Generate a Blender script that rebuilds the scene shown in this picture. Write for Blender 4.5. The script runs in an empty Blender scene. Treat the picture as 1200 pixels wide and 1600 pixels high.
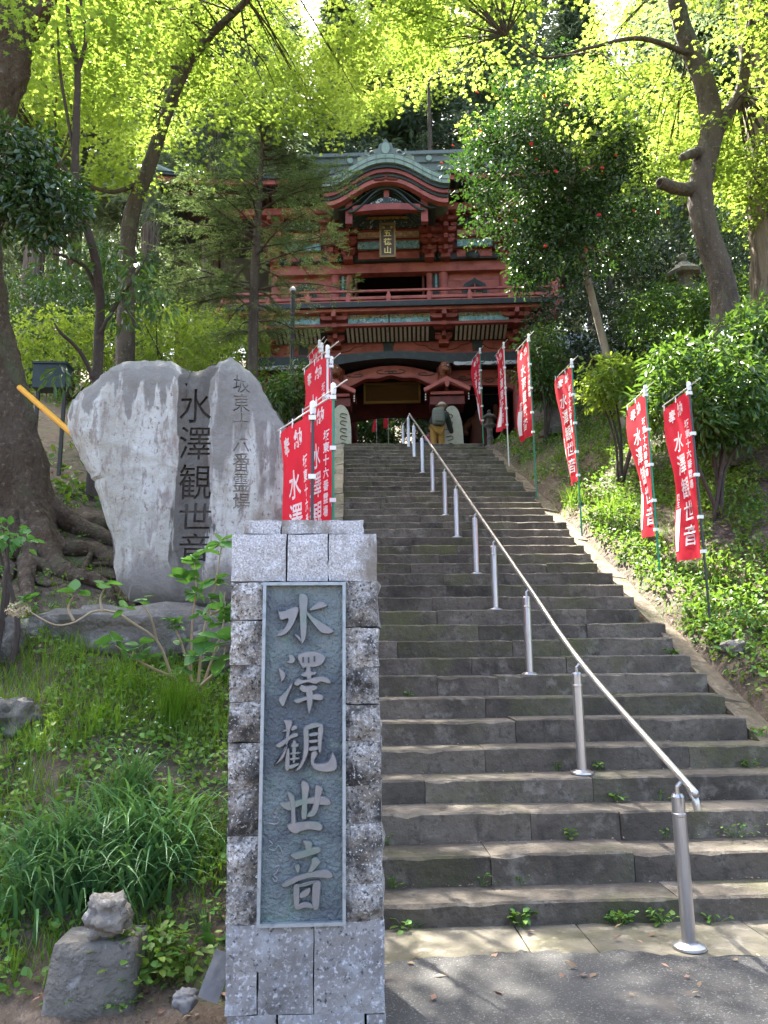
import bpy, bmesh, math
import numpy as np
from mathutils import Matrix, Vector
rng = np.random.default_rng(7)
R_ = math.radians
scene = bpy.context.scene
COL = scene.collection

# ---------------------------------------------------------------- camera
PITCH, YAW, ROLL, EYE = R_(11.0), R_(3.0), R_(0.6), 1.5
FPX = 1200.0                                   # focal length for a 1200 x 1600 frame
cF = np.array([math.sin(YAW) * math.cos(PITCH), math.cos(YAW) * math.cos(PITCH), math.sin(PITCH)])
_r0 = np.array([math.cos(YAW), -math.sin(YAW), 0.0]); _u0 = np.cross(_r0, cF)
cR = _r0 * math.cos(ROLL) - _u0 * math.sin(ROLL)
cU = _u0 * math.cos(ROLL) + _r0 * math.sin(ROLL)
cC = np.array([0.0, 0.0, EYE])
cam_d = bpy.data.cameras.new('camera'); cam = bpy.data.objects.new('camera', cam_d); COL.objects.link(cam)
cam_d.sensor_fit = 'VERTICAL'; cam_d.sensor_height = 36.0; cam_d.lens = 36.0 * FPX / 1600.0
cam_d.clip_start = 0.05; cam_d.clip_end = 2000
cam.matrix_world = Matrix(((cR[0], cU[0], -cF[0], cC[0]), (cR[1], cU[1], -cF[1], cC[1]), (cR[2], cU[2], -cF[2], cC[2]), (0, 0, 0, 1)))
scene.camera = cam
def at(px, py, Y):
    d = cF + cR * (px - 600) / FPX - cU * (py - 800) / FPX
    return cC + d * (Y - cC[1]) / d[1]
def proj(P):
    v = np.asarray(P, float) - cC
    w = np.maximum(v @ cF, 1e-3)
    return 600 + FPX * (v @ cR) / w, 800 - FPX * (v @ cU) / w, v @ cF

# ---------------------------------------------------------------- sky, sun, exposure
SUN_EL, SUN_AZ = R_(60.0), R_(-24.0)           # azimuth from +Y towards +X
world = bpy.data.worlds.new('World'); scene.world = world; world.use_nodes = True
wn = world.node_tree.nodes; wl = world.node_tree.links
sky = wn.new('ShaderNodeTexSky'); sky.sky_type = 'NISHITA'; sky.sun_disc = False
sky.sun_elevation = SUN_EL; sky.sun_rotation = SUN_AZ % (2 * math.pi); sky.air_density = 0.8; sky.dust_density = 5.0; sky.ozone_density = 0.0
wl.new(sky.outputs[0], wn['Background'].inputs[0]); wn['Background'].inputs[1].default_value = 0.12
sun_d = bpy.data.lights.new('sun', 'SUN'); sun_d.energy = 5.0; sun_d.angle = R_(0.53); sun_d.color = (1.0, 0.95, 0.86)
sun = bpy.data.objects.new('sun', sun_d); COL.objects.link(sun)
_ts = Vector((math.sin(SUN_AZ) * math.cos(SUN_EL), math.cos(SUN_AZ) * math.cos(SUN_EL), math.sin(SUN_EL)))
sun.rotation_euler = _ts.to_track_quat('Z', 'Y').to_euler(); sun.location = _ts * 60
scene.view_settings.view_transform = 'Standard'; scene.view_settings.look = 'None'
scene.view_settings.exposure = 3.0; scene.view_settings.gamma = 1.0; scene.view_settings.use_curve_mapping = False
scene.render.engine = 'CYCLES'
cy = scene.cycles
cy.max_bounces = 5; cy.diffuse_bounces = 2; cy.glossy_bounces = 1; cy.transmission_bounces = 3; cy.transparent_max_bounces = 8
cy.sample_clamp_indirect = 6.0; cy.caustics_reflective = False; cy.caustics_refractive = False
cy.use_denoising = True; cy.use_adaptive_sampling = True; cy.adaptive_threshold = 0.02
try: cy.denoiser = 'OPENIMAGEDENOISE'
except Exception: pass

# ---------------------------------------------------------------- materials
MATS = {}
def mat(name, base, rough=0.7, metal=0.0, layers=(), bump=(), trans=None, spec=0.5, island=0.0, hue=0.0, coat=0.0, rnd=True, vary=0.0):
    """layers: (scale, colour, lo, hi, stretch) noise masks laid over the base colour; bump: (scale, strength, distance)."""
    m = bpy.data.materials.new(name); m.use_nodes = True; MATS[name] = m
    nt = m.node_tree; N = nt.nodes; Lk = nt.links; bs = N['Principled BSDF']; out = N['Material Output']
    tc = N.new('ShaderNodeTexCoord'); vec = tc.outputs['Object']
    if rnd:
        oi = N.new('ShaderNodeObjectInfo'); ad = N.new('ShaderNodeVectorMath'); ad.operation = 'MULTIPLY_ADD'
        cb = N.new('ShaderNodeCombineXYZ')
        for i in range(3): Lk.new(oi.outputs['Random'], cb.inputs[i])
        Lk.new(cb.outputs[0], ad.inputs[0]); ad.inputs[1].default_value = (37, 53, 71); Lk.new(vec, ad.inputs[2]); vec = ad.outputs[0]
    colsock = None
    def rgb(c):
        n = N.new('ShaderNodeRGB'); n.outputs[0].default_value = (*c, 1); return n.outputs[0]
    colsock = rgb(base)
    for (sc_, c, lo, hi, *st) in layers:
        mp = N.new('ShaderNodeMapping'); Lk.new(vec, mp.inputs[0])
        s = st[0] if st else (1, 1, 1)
        mp.inputs['Scale'].default_value = (sc_ * s[0], sc_ * s[1], sc_ * s[2])
        nz = N.new('ShaderNodeTexNoise'); nz.inputs['Scale'].default_value = 1.0; nz.inputs['Detail'].default_value = 6; nz.inputs['Roughness'].default_value = 0.62
        Lk.new(mp.outputs[0], nz.inputs['Vector'])
        mr = N.new('ShaderNodeMapRange'); mr.inputs[1].default_value = lo; mr.inputs[2].default_value = hi; Lk.new(nz.outputs['Fac'], mr.inputs[0])
        mx = N.new('ShaderNodeMixRGB'); Lk.new(mr.outputs[0], mx.inputs[0]); Lk.new(colsock, mx.inputs[1]); mx.inputs[2].default_value = (*c, 1)
        colsock = mx.outputs[0]
    if vary > 0:                                           # every stone a little lighter or darker than its neighbour
        o2 = N.new('ShaderNodeObjectInfo'); h2 = N.new('ShaderNodeHueSaturation'); r2 = N.new('ShaderNodeMapRange'); r2.inputs[3].default_value = 1 - vary; r2.inputs[4].default_value = 1 + vary
        Lk.new(o2.outputs['Random'], r2.inputs[0]); Lk.new(r2.outputs[0], h2.inputs['Value']); Lk.new(colsock, h2.inputs['Color']); colsock = h2.outputs[0]
    if island > 0 or hue > 0:
        ge = N.new('ShaderNodeNewGeometry'); hs = N.new('ShaderNodeHueSaturation')
        mr = N.new('ShaderNodeMapRange'); mr.inputs[3].default_value = 1 - island; mr.inputs[4].default_value = 1 + island
        Lk.new(ge.outputs['Random Per Island'], mr.inputs[0]); Lk.new(mr.outputs[0], hs.inputs['Value'])
        mu = N.new('ShaderNodeMath'); mu.operation = 'MULTIPLY'; mu.inputs[1].default_value = 7.31; Lk.new(ge.outputs['Random Per Island'], mu.inputs[0])
        fr = N.new('ShaderNodeMath'); fr.operation = 'FRACT'; Lk.new(mu.outputs[0], fr.inputs[0])
        m2 = N.new('ShaderNodeMapRange'); m2.inputs[3].default_value = 0.5 - hue; m2.inputs[4].default_value = 0.5 + hue
        Lk.new(fr.outputs[0], m2.inputs[0]); Lk.new(m2.outputs[0], hs.inputs['Hue']); Lk.new(colsock, hs.inputs['Color']); colsock = hs.outputs[0]
    Lk.new(colsock, bs.inputs['Base Color'])
    bs.inputs['Roughness'].default_value = rough; bs.inputs['Metallic'].default_value = metal
    bs.inputs['Specular IOR Level'].default_value = spec; bs.inputs['Coat Weight'].default_value = coat
    prev = None
    for (sc_, strg, dist, *st) in bump:
        nz = N.new('ShaderNodeTexNoise'); nz.inputs['Scale'].default_value = sc_; nz.inputs['Detail'].default_value = 5; bv = vec
        if st:
            mp = N.new('ShaderNodeMapping'); mp.inputs['Scale'].default_value = st[0]; Lk.new(vec, mp.inputs[0]); bv = mp.outputs[0]
        Lk.new(bv, nz.inputs['Vector'])
        bp = N.new('ShaderNodeBump'); bp.inputs['Strength'].default_value = strg; bp.inputs['Distance'].default_value = dist
        Lk.new(nz.outputs['Fac'], bp.inputs['Height'])
        if prev: Lk.new(prev, bp.inputs['Normal'])
        prev = bp.outputs[0]
    if prev: Lk.new(prev, bs.inputs['Normal'])
    if trans:
        tcol, fac = trans
        tr = N.new('ShaderNodeBsdfTranslucent')
        mc = N.new('ShaderNodeMixRGB'); mc.blend_type = 'MIX'; mc.inputs[0].default_value = 0.75; Lk.new(colsock, mc.inputs[1]); mc.inputs[2].default_value = (*tcol, 1)
        Lk.new(mc.outputs[0], tr.inputs[0])
        ms = N.new('ShaderNodeMixShader'); ms.inputs[0].default_value = fac
        Lk.new(bs.outputs[0], ms.inputs[1]); Lk.new(tr.outputs[0], ms.inputs[2]); Lk.new(ms.outputs[0], out.inputs['Surface'])
    return m

mat('step_stone', (0.132, 0.110, 0.085), 0.88, layers=[(1.7, (0.058, 0.048, 0.036), .42, .64), (6, (0.20, 0.178, 0.145), .54, .70), (1.1, (0.085, 0.085, 0.036), .52, .68), (4, (0.04, 0.034, 0.027), .60, .70, (1, 1, .35)), (18, (0.075, 0.064, 0.05), .54, .66), (60, (0.34, 0.33, 0.30), .66, .74), (35, (0.05, 0.045, 0.04), .64, .72)], bump=[(7, .8, .03), (30, .6, .012), (90, .6, .005)], vary=.22)
mat('earth_edge', (0.165, 0.128, 0.088), .95, layers=[(4, (0.085, 0.07, 0.042), .45, .64), (14, (0.26, 0.215, 0.16), .54, .70), (2, (0.09, 0.10, 0.04), .56, .70)], bump=[(9, .9, .04), (50, .7, .012)])
mat('sill', (0.155, 0.138, 0.105), .92, layers=[(2.5, (0.095, 0.088, 0.05), .45, .64), (9, (0.27, 0.24, 0.19), .55, .70), (50, (0.10, 0.09, 0.07), .60, .70)], bump=[(10, .6, .02), (60, .6, .006)])
mat('kerb_stone', (0.24, 0.215, 0.165), 0.9, layers=[(1.5, (0.13, 0.11, 0.08), .45, .65), (3, (0.13, 0.13, 0.07), .5, .68), (20, (0.36, 0.34, 0.30), .55, .7)], bump=[(30, .5, .01)])
mat('asphalt', (0.072, 0.070, 0.067), 0.9, layers=[(1.3, (0.042, 0.041, 0.039), .45, .60), (3, (0.11, 0.105, 0.095), .55, .66), (90, (0.20, 0.20, 0.20), .57, .66), (140, (0.33, 0.33, 0.32), .66, .7), (2.0, (0.14, 0.12, 0.10), .58, .7)], bump=[(110, .9, .008), (14, .3, .01)], rnd=False)
mat('granite', (0.38, 0.38, 0.39), 0.85, layers=[(120, (0.60, 0.61, 0.63), .48, .60), (150, (0.18, 0.18, 0.19), .55, .63), (6, (0.20, 0.18, 0.155), .53, .64, (1, 1, .5)), (22, (0.10, 0.095, 0.09), .63, .72)], bump=[(40, .7, .008), (9, .5, .02)])
mat('granite_mossy', (0.30, 0.285, 0.265), 0.92, layers=[(75, (0.54, 0.54, 0.54), .48, .62), (7, (0.19, 0.165, 0.135), .46, .64), (9, (0.045, 0.042, 0.04), .48, .63), (80, (0.035, 0.034, 0.034), .53, .64), (95, (0.66, 0.66, 0.65), .58, .68)], bump=[(22, 1.0, .022), (80, .8, .008)], vary=.2)
mat('granite_base', (0.27, 0.258, 0.25), 0.9, vary=.12, layers=[(5, (0.13, 0.12, 0.115), .44, .62), (10, (0.40, 0.41, 0.43), .48, .74), (60, (0.52, 0.52, 0.55), .54, .66), (55, (0.06, 0.06, 0.06), .57, .68)], bump=[(18, .6, .01), (80, .5, .004)])
mat('mortar', (0.17, 0.16, 0.145), 0.95, layers=[(30, (0.06, 0.06, 0.055), .45, .65)], bump=[(60, .8, .008)])
mat('bronze', (0.155, 0.195, 0.205), 0.5, 0.25, layers=[(9, (0.13, 0.21, 0.17), .52, .70), (30, (0.19, 0.215, 0.225), .52, .70), (4, (0.085, 0.105, 0.125), .45, .6), (14, (0.22, 0.30, 0.25), .66, .76)], bump=[(75, 1.0, .012), (30, .5, .012)])
mat('bronze_letter', (0.205, 0.208, 0.222), 0.42, 0.4, layers=[(20, (0.26, 0.255, 0.265), .5, .7), (8, (0.15, 0.20, 0.185), .50, .66)], bump=[(60, .25, .003)])
mat('bronze_frame', (0.33, 0.37, 0.40), 0.45, 0.4, layers=[(25, (0.22, 0.25, 0.27), .5, .65)], bump=[(40, .2, .003)])
mat('dark_slot', (0.05, 0.06, 0.06), 0.8)
mat('soil', (0.105, 0.075, 0.052), 0.95, layers=[(1.2, (0.055, 0.042, 0.03), .45, .65), (9, (0.17, 0.13, 0.095), .52, .68), (2.6, (0.065, 0.085, 0.03), .52, .66), (40, (0.24, 0.19, 0.15), .62, .72)], bump=[(12, .9, .05), (60, .7, .015)], rnd=False)
mat('boulder', (0.15, 0.138, 0.118), 0.9, layers=[(0.9, (0.065, 0.075, 0.035), .50, .64), (2.5, (0.10, 0.095, 0.085), .45, .65), (9, (0.27, 0.265, 0.25), .56, .72), (1.7, (0.085, 0.10, 0.05), .58, .74), (40, (0.34, 0.34, 0.32), .64, .72)], bump=[(6, 1.0, .07), (28, .9, .02), (80, .7, .006)])
mat('pale_rock', (0.22, 0.20, 0.17), 0.9, layers=[(6, (0.18, 0.165, 0.145), .48, .66), (30, (0.42, 0.40, 0.37), .56, .7)], bump=[(9, 1.0, .04), (35, .9, .012)])
mat('slate', (0.14, 0.14, 0.145), 0.8, layers=[(12, (0.20, 0.195, 0.19), .5, .7)], bump=[(14, .6, .01)])
# gate paint
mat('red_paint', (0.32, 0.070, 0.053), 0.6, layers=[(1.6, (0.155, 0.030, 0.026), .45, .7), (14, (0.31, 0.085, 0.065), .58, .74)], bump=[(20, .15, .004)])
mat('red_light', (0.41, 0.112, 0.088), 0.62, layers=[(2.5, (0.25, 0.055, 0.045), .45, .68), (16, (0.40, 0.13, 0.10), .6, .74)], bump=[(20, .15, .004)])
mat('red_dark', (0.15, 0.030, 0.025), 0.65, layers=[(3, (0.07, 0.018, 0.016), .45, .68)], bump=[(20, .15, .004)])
mat('black_paint', (0.020, 0.024, 0.024), 0.55, layers=[(6, (0.042, 0.052, 0.050), .52, .7)], bump=[(20, .2, .004)])
mat('green_black', (0.022, 0.034, 0.028), 0.6, layers=[(5, (0.04, 0.06, 0.048), .5, .7)])
mat('peeling_white', (0.50, 0.50, 0.50), 0.8, layers=[(7, (0.05, 0.055, 0.055), .5, .56, (1, 1, 3))])
mat('slat_white', (0.52, 0.50, 0.46), 0.8, layers=[(9, (0.33, 0.31, 0.27), .5, .7)])
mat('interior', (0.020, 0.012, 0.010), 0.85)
mat('carve_blue', (0.20, 0.38, 0.43), 0.6, layers=[(7, (0.40, 0.56, 0.58), .52, .62), (11, (0.075, 0.16, 0.22), .55, .64), (5, (0.48, 0.30, 0.08), .64, .70)], bump=[(16, 1.0, .05)])
mat('carve_gold', (0.50, 0.28, 0.06), 0.5, layers=[(9, (0.13, 0.06, 0.02), .5, .62), (14, (0.45, 0.40, 0.30), .6, .7)], bump=[(18, 1.0, .04)])
mat('carve_wave', (0.035, 0.05, 0.05), 0.6, layers=[(9, (0.42, 0.43, 0.40), .56, .60), (13, (0.10, 0.24, 0.16), .60, .68), (7, (0.45, 0.25, 0.06), .64, .70)], bump=[(14, 1.0, .05)])
mat('carve_tan', (0.42, 0.25, 0.15), 0.65, layers=[(11, (0.55, 0.45, 0.34), .5, .65), (16, (0.28, 0.10, 0.06), .56, .66)], bump=[(18, 1.0, .04)])
mat('lion_orange', (0.26, 0.085, 0.03), 0.6, layers=[(9, (0.12, 0.035, 0.02), .5, .62)], bump=[(20, 1.0, .04)])
mat('copper_green', (0.225, 0.285, 0.22), 0.6, 0.1, layers=[(3, (0.19, 0.25, 0.19), .45, .66), (12, (0.34, 0.40, 0.33), .56, .7)], bump=[(15, .2, .01)])
mat('ridge_green', (0.12, 0.14, 0.12), 0.65, 0.0, layers=[(4, (0.11, 0.135, 0.115), .5, .7)], bump=[(20, .3, .01)])
mat('roof_metal', (0.36, 0.42, 0.45), 0.45, 0.2, layers=[(3, (0.28, 0.34, 0.37), .45, .66), (18, (0.32, 0.36, 0.38), .56, .7)], bump=[(12, .15, .01)])
mat('gold_leaf', (0.62, 0.43, 0.13), 0.4, 0.5)
mat('gold_board', (0.22, 0.14, 0.05), 0.5, 0.2, layers=[(9, (0.19, 0.11, 0.035), .45, .7, (1, 1, 6))])
mat('dark_wood', (0.075, 0.045, 0.025), 0.6, layers=[(9, (0.045, 0.026, 0.016), .45, .65, (1, 1, .1))])
mat('white_paint', (0.72, 0.71, 0.68), 0.7)
# monument
mat('cream_stone', (0.52, 0.50, 0.40), 0.8, layers=[(6, (0.40, 0.38, 0.30), .5, .7)], bump=[(20, .3, .01)])
mat('brush_black', (0.03, 0.035, 0.03), 0.8)
mat('carved_dark', (0.055, 0.050, 0.044), 0.95, bump=[(40, .5, .01)])
mat('carved_grey', (0.27, 0.262, 0.24), 0.95, bump=[(40, .5, .01)])
# flags, rail
mat('flag_red', (0.74, 0.014, 0.040), 0.75, layers=[(3, (0.52, 0.008, 0.026), .45, .7)], bump=[(9, .25, .02), (240, .3, .001)], trans=((0.92, 0.02, 0.045), 0.5))
mat('flag_white', (0.82, 0.80, 0.80), 0.8, trans=((0.9, 0.8, 0.8), 0.3))
mat('tie_white', (0.80, 0.80, 0.79), 0.6)
mat('pole_green', (0.015, 0.22, 0.125), 0.4)
mat('pole_black', (0.03, 0.03, 0.032), 0.35)
mat('pole_white', (0.66, 0.64, 0.62), 0.45)
mat('steel', (0.50, 0.49, 0.50), 0.30, 0.85, layers=[(14, (0.40, 0.39, 0.40), .5, .7, (1, 1, .2))])
mat('steel_warm', (0.60, 0.575, 0.54), 0.28, 0.75, layers=[(14, (0.50, 0.46, 0.41), .5, .7)])
mat('dark_metal', (0.045, 0.045, 0.04), 0.5, 0.3)
mat('box_green', (0.018, 0.035, 0.038), 0.5, layers=[(10, (0.03, 0.05, 0.052), .5, .7)])
mat('yellow_plastic', (0.75, 0.36, 0.02), 0.45, layers=[(9, (0.6, 0.28, 0.03), .55, .7)])
# bark, leaves
mat('bark_grey', (0.082, 0.064, 0.048), 0.92, layers=[(5, (0.045, 0.035, 0.026), .45, .62, (1, 1, .3)), (16, (0.17, 0.148, 0.12), .58, .70), (3, (0.10, 0.115, 0.055), .60, .74)], bump=[(7, 1.0, .10, (1, 1, .3)), (30, .8, .02)])
mat('bark_brown', (0.082, 0.060, 0.041), 0.95, layers=[(6, (0.06, 0.038, 0.023), .45, .62, (1, 1, .35)), (18, (0.18, 0.142, 0.10), .56, .7), (2.5, (0.075, 0.085, 0.04), .56, .72)], bump=[(6, 1.0, .16, (1, 1, .35)), (22, .9, .04), (60, .7, .012)])
mat('bark_cedar', (0.19, 0.145, 0.105), 0.95, layers=[(11, (0.08, 0.058, 0.043), .46, .58, (1, 1, .06)), (26, (0.29, 0.24, 0.19), .56, .68, (1, 1, .08))], bump=[(14, 1.0, .08, (1, 1, .08)), (50, .6, .01, (1, 1, .2))])
mat('bark_pale', (0.29, 0.245, 0.185), 0.9, layers=[(8, (0.18, 0.145, 0.105), .48, .66, (1, 1, .4))], bump=[(20, .6, .015)])
mat('bark_dark', (0.055, 0.042, 0.034), 0.9, layers=[(10, (0.10, 0.08, 0.066), .55, .7)], bump=[(25, .6, .01)])
mat('root_brown', (0.155, 0.115, 0.08), 0.95, layers=[(7, (0.07, 0.05, 0.035), .45, .62), (20, (0.23, 0.185, 0.14), .56, .7)], bump=[(16, .9, .03)])
mat('leaf_maple', (0.11, 0.18, 0.03), 0.45, trans=((0.38, 0.51, 0.07), 0.58), island=.45, hue=.035, spec=.35)
mat('leaf_maple_deep', (0.075, 0.155, 0.018), 0.5, trans=((0.26, 0.46, 0.03), 0.55), island=.3, hue=.025, spec=.35)
mat('leaf_camellia', (0.032, 0.070, 0.022), 0.17, trans=((0.10, 0.24, 0.02), 0.16), island=.45, hue=.02, spec=.6)
mat('leaf_laurel', (0.052, 0.115, 0.026), 0.33, trans=((0.20, 0.36, 0.03), 0.25), island=.4, hue=.03, spec=.5)
mat('leaf_yew', (0.10, 0.15, 0.072), 0.28, trans=((0.24, 0.34, 0.10), 0.32), island=.5, hue=.02, spec=.8)
mat('leaf_cedar', (0.10, 0.145, 0.08), 0.5, trans=((0.25, 0.33, 0.14), 0.42), island=.4, hue=.02, spec=.35)
mat('leaf_bush', (0.12, 0.20, 0.04), 0.5, trans=((0.38, 0.52, 0.04), 0.5), island=.35, hue=.03, spec=.35)
mat('leaf_dark', (0.030, 0.055, 0.025), 0.35, trans=((0.09, 0.17, 0.03), 0.2), island=.4, hue=.02, spec=.5)
mat('leaf_ground', (0.115, 0.22, 0.04), 0.5, trans=((0.24, 0.40, 0.03), 0.3), island=.4, hue=.03, spec=.35)
mat('leaf_hydrangea', (0.072, 0.20, 0.045), 0.45, trans=((0.18, 0.42, 0.06), 0.3), island=.25, hue=.02, spec=.4, bump=[(50, .3, .004)])
mat('grass', (0.13, 0.235, 0.035), 0.5, trans=((0.26, 0.42, 0.03), 0.35), island=.35, hue=.03, spec=.3)
mat('grass_fine', (0.10, 0.21, 0.018), 0.5, trans=((0.24, 0.46, 0.02), 0.35), island=.25, hue=.015, spec=.3)
mat('lily_blade', (0.10, 0.22, 0.085), 0.42, trans=((0.18, 0.36, 0.07), 0.3), island=.3, hue=.02, spec=.45)
mat('dry_leaf', (0.30, 0.195, 0.125), 0.85, island=.5, hue=.03, trans=((0.35, 0.22, 0.12), 0.2))
mat('petal_red', (0.62, 0.030, 0.035), 0.5, trans=((0.8, 0.05, 0.05), 0.3), island=.2)
mat('petal_white', (0.80, 0.80, 0.78), 0.6)
mat('flower_dry', (0.52, 0.42, 0.29), 0.85, island=.3)
mat('stem_pale', (0.36, 0.28, 0.19), 0.8)
mat('stem_green', (0.10, 0.17, 0.04), 0.6)
# people
mat('skin', (0.46, 0.28, 0.20), 0.5); mat('hair_black', (0.02, 0.017, 0.015), 0.5)
mat('cloth_olive', (0.035, 0.045, 0.033), 0.9); mat('cloth_mustard', (0.34, 0.19, 0.045), 0.9); mat('cloth_beige', (0.42, 0.35, 0.25), 0.9)
mat('pack_grey', (0.16, 0.17, 0.14), 0.85); mat('cloth_blue', (0.10, 0.18, 0.42), 0.9); mat('cloth_pink', (0.55, 0.10, 0.16), 0.9)
mat('cloth_navy', (0.03, 0.035, 0.06), 0.9); mat('statue_red', (0.15, 0.045, 0.022), 0.6); mat('ribbon', (0.62, 0.52, 0.38), 0.6)

# ---------------------------------------------------------------- geometry helpers
def norm(v):
    v = np.asarray(v, float); n = np.linalg.norm(v, axis=-1, keepdims=True); return v / np.maximum(n, 1e-9)
class Geo:
    """collects vertices and faces of ONE mesh; everything numpy"""
    def __init__(s): s.V = []; s.F = []; s.Q = []; s.n = 0; s.MI = []
    def add(s, V, F, mi=0):
        V = np.asarray(V, float).reshape(-1, 3)
        if isinstance(F, np.ndarray): s.Q.append(F + s.n)
        else:
            s.F += [tuple(int(i) + s.n for i in f) for f in F]; s.MI += [mi] * len(F)
        s.V.append(V); s.n += len(V); return s
    def box(s, x0, x1, y0, y1, z0, z1, mi=0):
        V = [(x0, y0, z0), (x1, y0, z0), (x1, y1, z0), (x0, y1, z0), (x0, y0, z1), (x1, y0, z1), (x1, y1, z1), (x0, y1, z1)]
        return s.add(V, [(0, 3, 2, 1), (4, 5, 6, 7), (0, 1, 5, 4), (1, 2, 6, 5), (2, 3, 7, 6), (3, 0, 4, 7)], mi)
    def beam(s, a, b, w, h, up=(0, 0, 1), w2=None, h2=None):
        a = np.array(a, float); b = np.array(b, float); d = norm(b - a); sd = norm(np.cross(d, up)); u = np.cross(sd, d)
        w2 = w if w2 is None else w2; h2 = h if h2 is None else h2
        V = [a + sd * i * w / 2 + u * j * h / 2 for i, j in ((-1, -1), (1, -1), (1, 1), (-1, 1))] + [b + sd * i * w2 / 2 + u * j * h2 / 2 for i, j in ((-1, -1), (1, -1), (1, 1), (-1, 1))]
        return s.add(V, [(0, 1, 2, 3), (7, 6, 5, 4), (0, 4, 5, 1), (1, 5, 6, 2), (2, 6, 7, 3), (3, 7, 4, 0)])
    def prism(s, poly, y0, y1):                      # poly in x,z ; extruded along y
        n = len(poly); V = [(x, y0, z) for x, z in poly] + [(x, y1, z) for x, z in poly]
        return s.add(V, [tuple(range(n)), tuple(range(2 * n - 1, n - 1, -1))] + [(i, i + n, (i + 1) % n + n, (i + 1) % n) for i in range(n)])
    def strip(s, lo, hi, y0, y1):                    # band between two x,z curves, extruded along y
        n = len(lo); V = [(x, y0, z) for x, z in lo] + [(x, y0, z) for x, z in hi] + [(x, y1, z) for x, z in lo] + [(x, y1, z) for x, z in hi]
        F = []
        for i in range(n - 1):
            F += [(i, i + 1, n + i + 1, n + i), (2 * n + i, 3 * n + i, 3 * n + i + 1, 2 * n + i + 1), (i, 2 * n + i, 2 * n + i + 1, i + 1), (n + i, n + i + 1, 3 * n + i + 1, 3 * n + i)]
        F += [(0, n, 3 * n, 2 * n), (n - 1, 3 * n - 1, 4 * n - 1, 2 * n - 1)]
        return s.add(V, F)
    def tube(s, path, r, n=8, cap=True, jit=0.0, flat=1.0):
        P = np.asarray(path, float); m = len(P); r = np.broadcast_to(np.asarray(r, float), (m,))
        T = norm(np.gradient(P, axis=0)); up = np.array([0, 0, 1.0]) if abs(T[0][2]) < .9 else np.array([1.0, 0, 0])
        V = np.zeros((m, n, 3)); u = norm(np.cross(T[0], up)); a = np.arange(n) / n * 2 * np.pi
        for i in range(m):
            u = norm(u - T[i] * (u @ T[i])); w = np.cross(T[i], u)
            k = 1 + (rng.normal(0, jit, n) if jit else 0)
            V[i] = P[i] + r[i] * ((np.cos(a) * k)[:, None] * u + flat * (np.sin(a) * k)[:, None] * w)
        i, j = np.meshgrid(np.arange(m - 1), np.arange(n), indexing='ij'); j2 = (j + 1) % n
        Q = np.stack([i * n + j, i * n + j2, (i + 1) * n + j2, (i + 1) * n + j], -1).reshape(-1, 4)
        s.add(V.reshape(-1, 3), Q)
        if cap: s.n and s.F.extend([tuple(range(s.n - m * n + n - 1, s.n - m * n - 1, -1)), tuple(range(s.n - n, s.n))]); s.MI += [0, 0] if cap else []
        return s
    def lathe(s, prof, c=(0, 0, 0), n=16, jit=0):
        V = []; a = np.arange(n) / n * 2 * np.pi
        for r, z in prof: V += [(c[0] + r * math.cos(t), c[1] + r * math.sin(t), c[2] + z) for t in a]
        m = len(prof); F = [(i * n + j, i * n + (j + 1) % n, (i + 1) * n + (j + 1) % n, (i + 1) * n + j) for i in range(m - 1) for j in range(n)]
        F += [tuple(range(n - 1, -1, -1)), tuple(range((m - 1) * n, m * n))]
        return s.add(V, F)
    def verts(s): return np.concatenate(s.V) if s.V else np.zeros((0, 3))
    def mesh(s, name, off=(0, 0, 0), smooth=False):
        me = bpy.data.meshes.new(name); V = s.verts() - np.asarray(off, float)
        if s.Q and not s.F:
            Q = np.concatenate(s.Q); k = Q.shape[1]; me.vertices.add(len(V)); me.vertices.foreach_set('co', V.astype(np.float32).ravel())
            me.loops.add(Q.size); me.loops.foreach_set('vertex_index', Q.astype(np.int32).ravel())
            me.polygons.add(len(Q)); me.polygons.foreach_set('loop_start', (np.arange(len(Q)) * k).astype(np.int32))
            me.update(calc_edges=True)
        else:
            F = list(s.F)
            for q in s.Q: F += [tuple(r) for r in q.tolist()]
            me.from_pydata(V.tolist(), [], F); me.update()
            if any(s.MI):
                for i, mi in enumerate(s.MI): me.polygons[i].material_index = mi
        if smooth: me.polygons.foreach_set('use_smooth', np.ones(len(me.polygons), bool))
        return me
def obj(name, geo, material, parent=None, smooth=False, loc=None):
    """links geo as ONE mesh object; geometry is given in the parent's own frame, or in the world when there is no parent"""
    off = (0, 0, 0) if loc is None else loc
    me = geo if isinstance(geo, bpy.types.Mesh) else geo.mesh(name, off, smooth)
    if not me.materials:
        for mm in (material if isinstance(material, (list, tuple)) else [material]): me.materials.append(MATS[mm])
    o = bpy.data.objects.new(name, me); COL.objects.link(o)
    if parent is not None: o.parent = parent
    if loc is not None: o.location = loc
    return o
def tag(o, label, cat=None, group=None, kind=None):
    o['label'] = label
    if cat: o['category'] = cat
    if group: o['group'] = group
    if kind: o['kind'] = kind
    return o
def thing(name, label, cat, loc=(0, 0, 0), rz=0.0, group=None):
    o = bpy.data.objects.new(name, None); COL.objects.link(o); o.location = loc; o.rotation_euler = (0, 0, rz); o.empty_display_size = .2
    return tag(o, label, cat, group)
def copy_tree(o, parent=None):
    c = o.copy(); COL.objects.link(c); c.parent = parent
    for ch in list(o.children): copy_tree(ch, c)
    return c
def rel(P, loc): return np.asarray(P, float) - np.asarray(loc, float)
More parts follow.
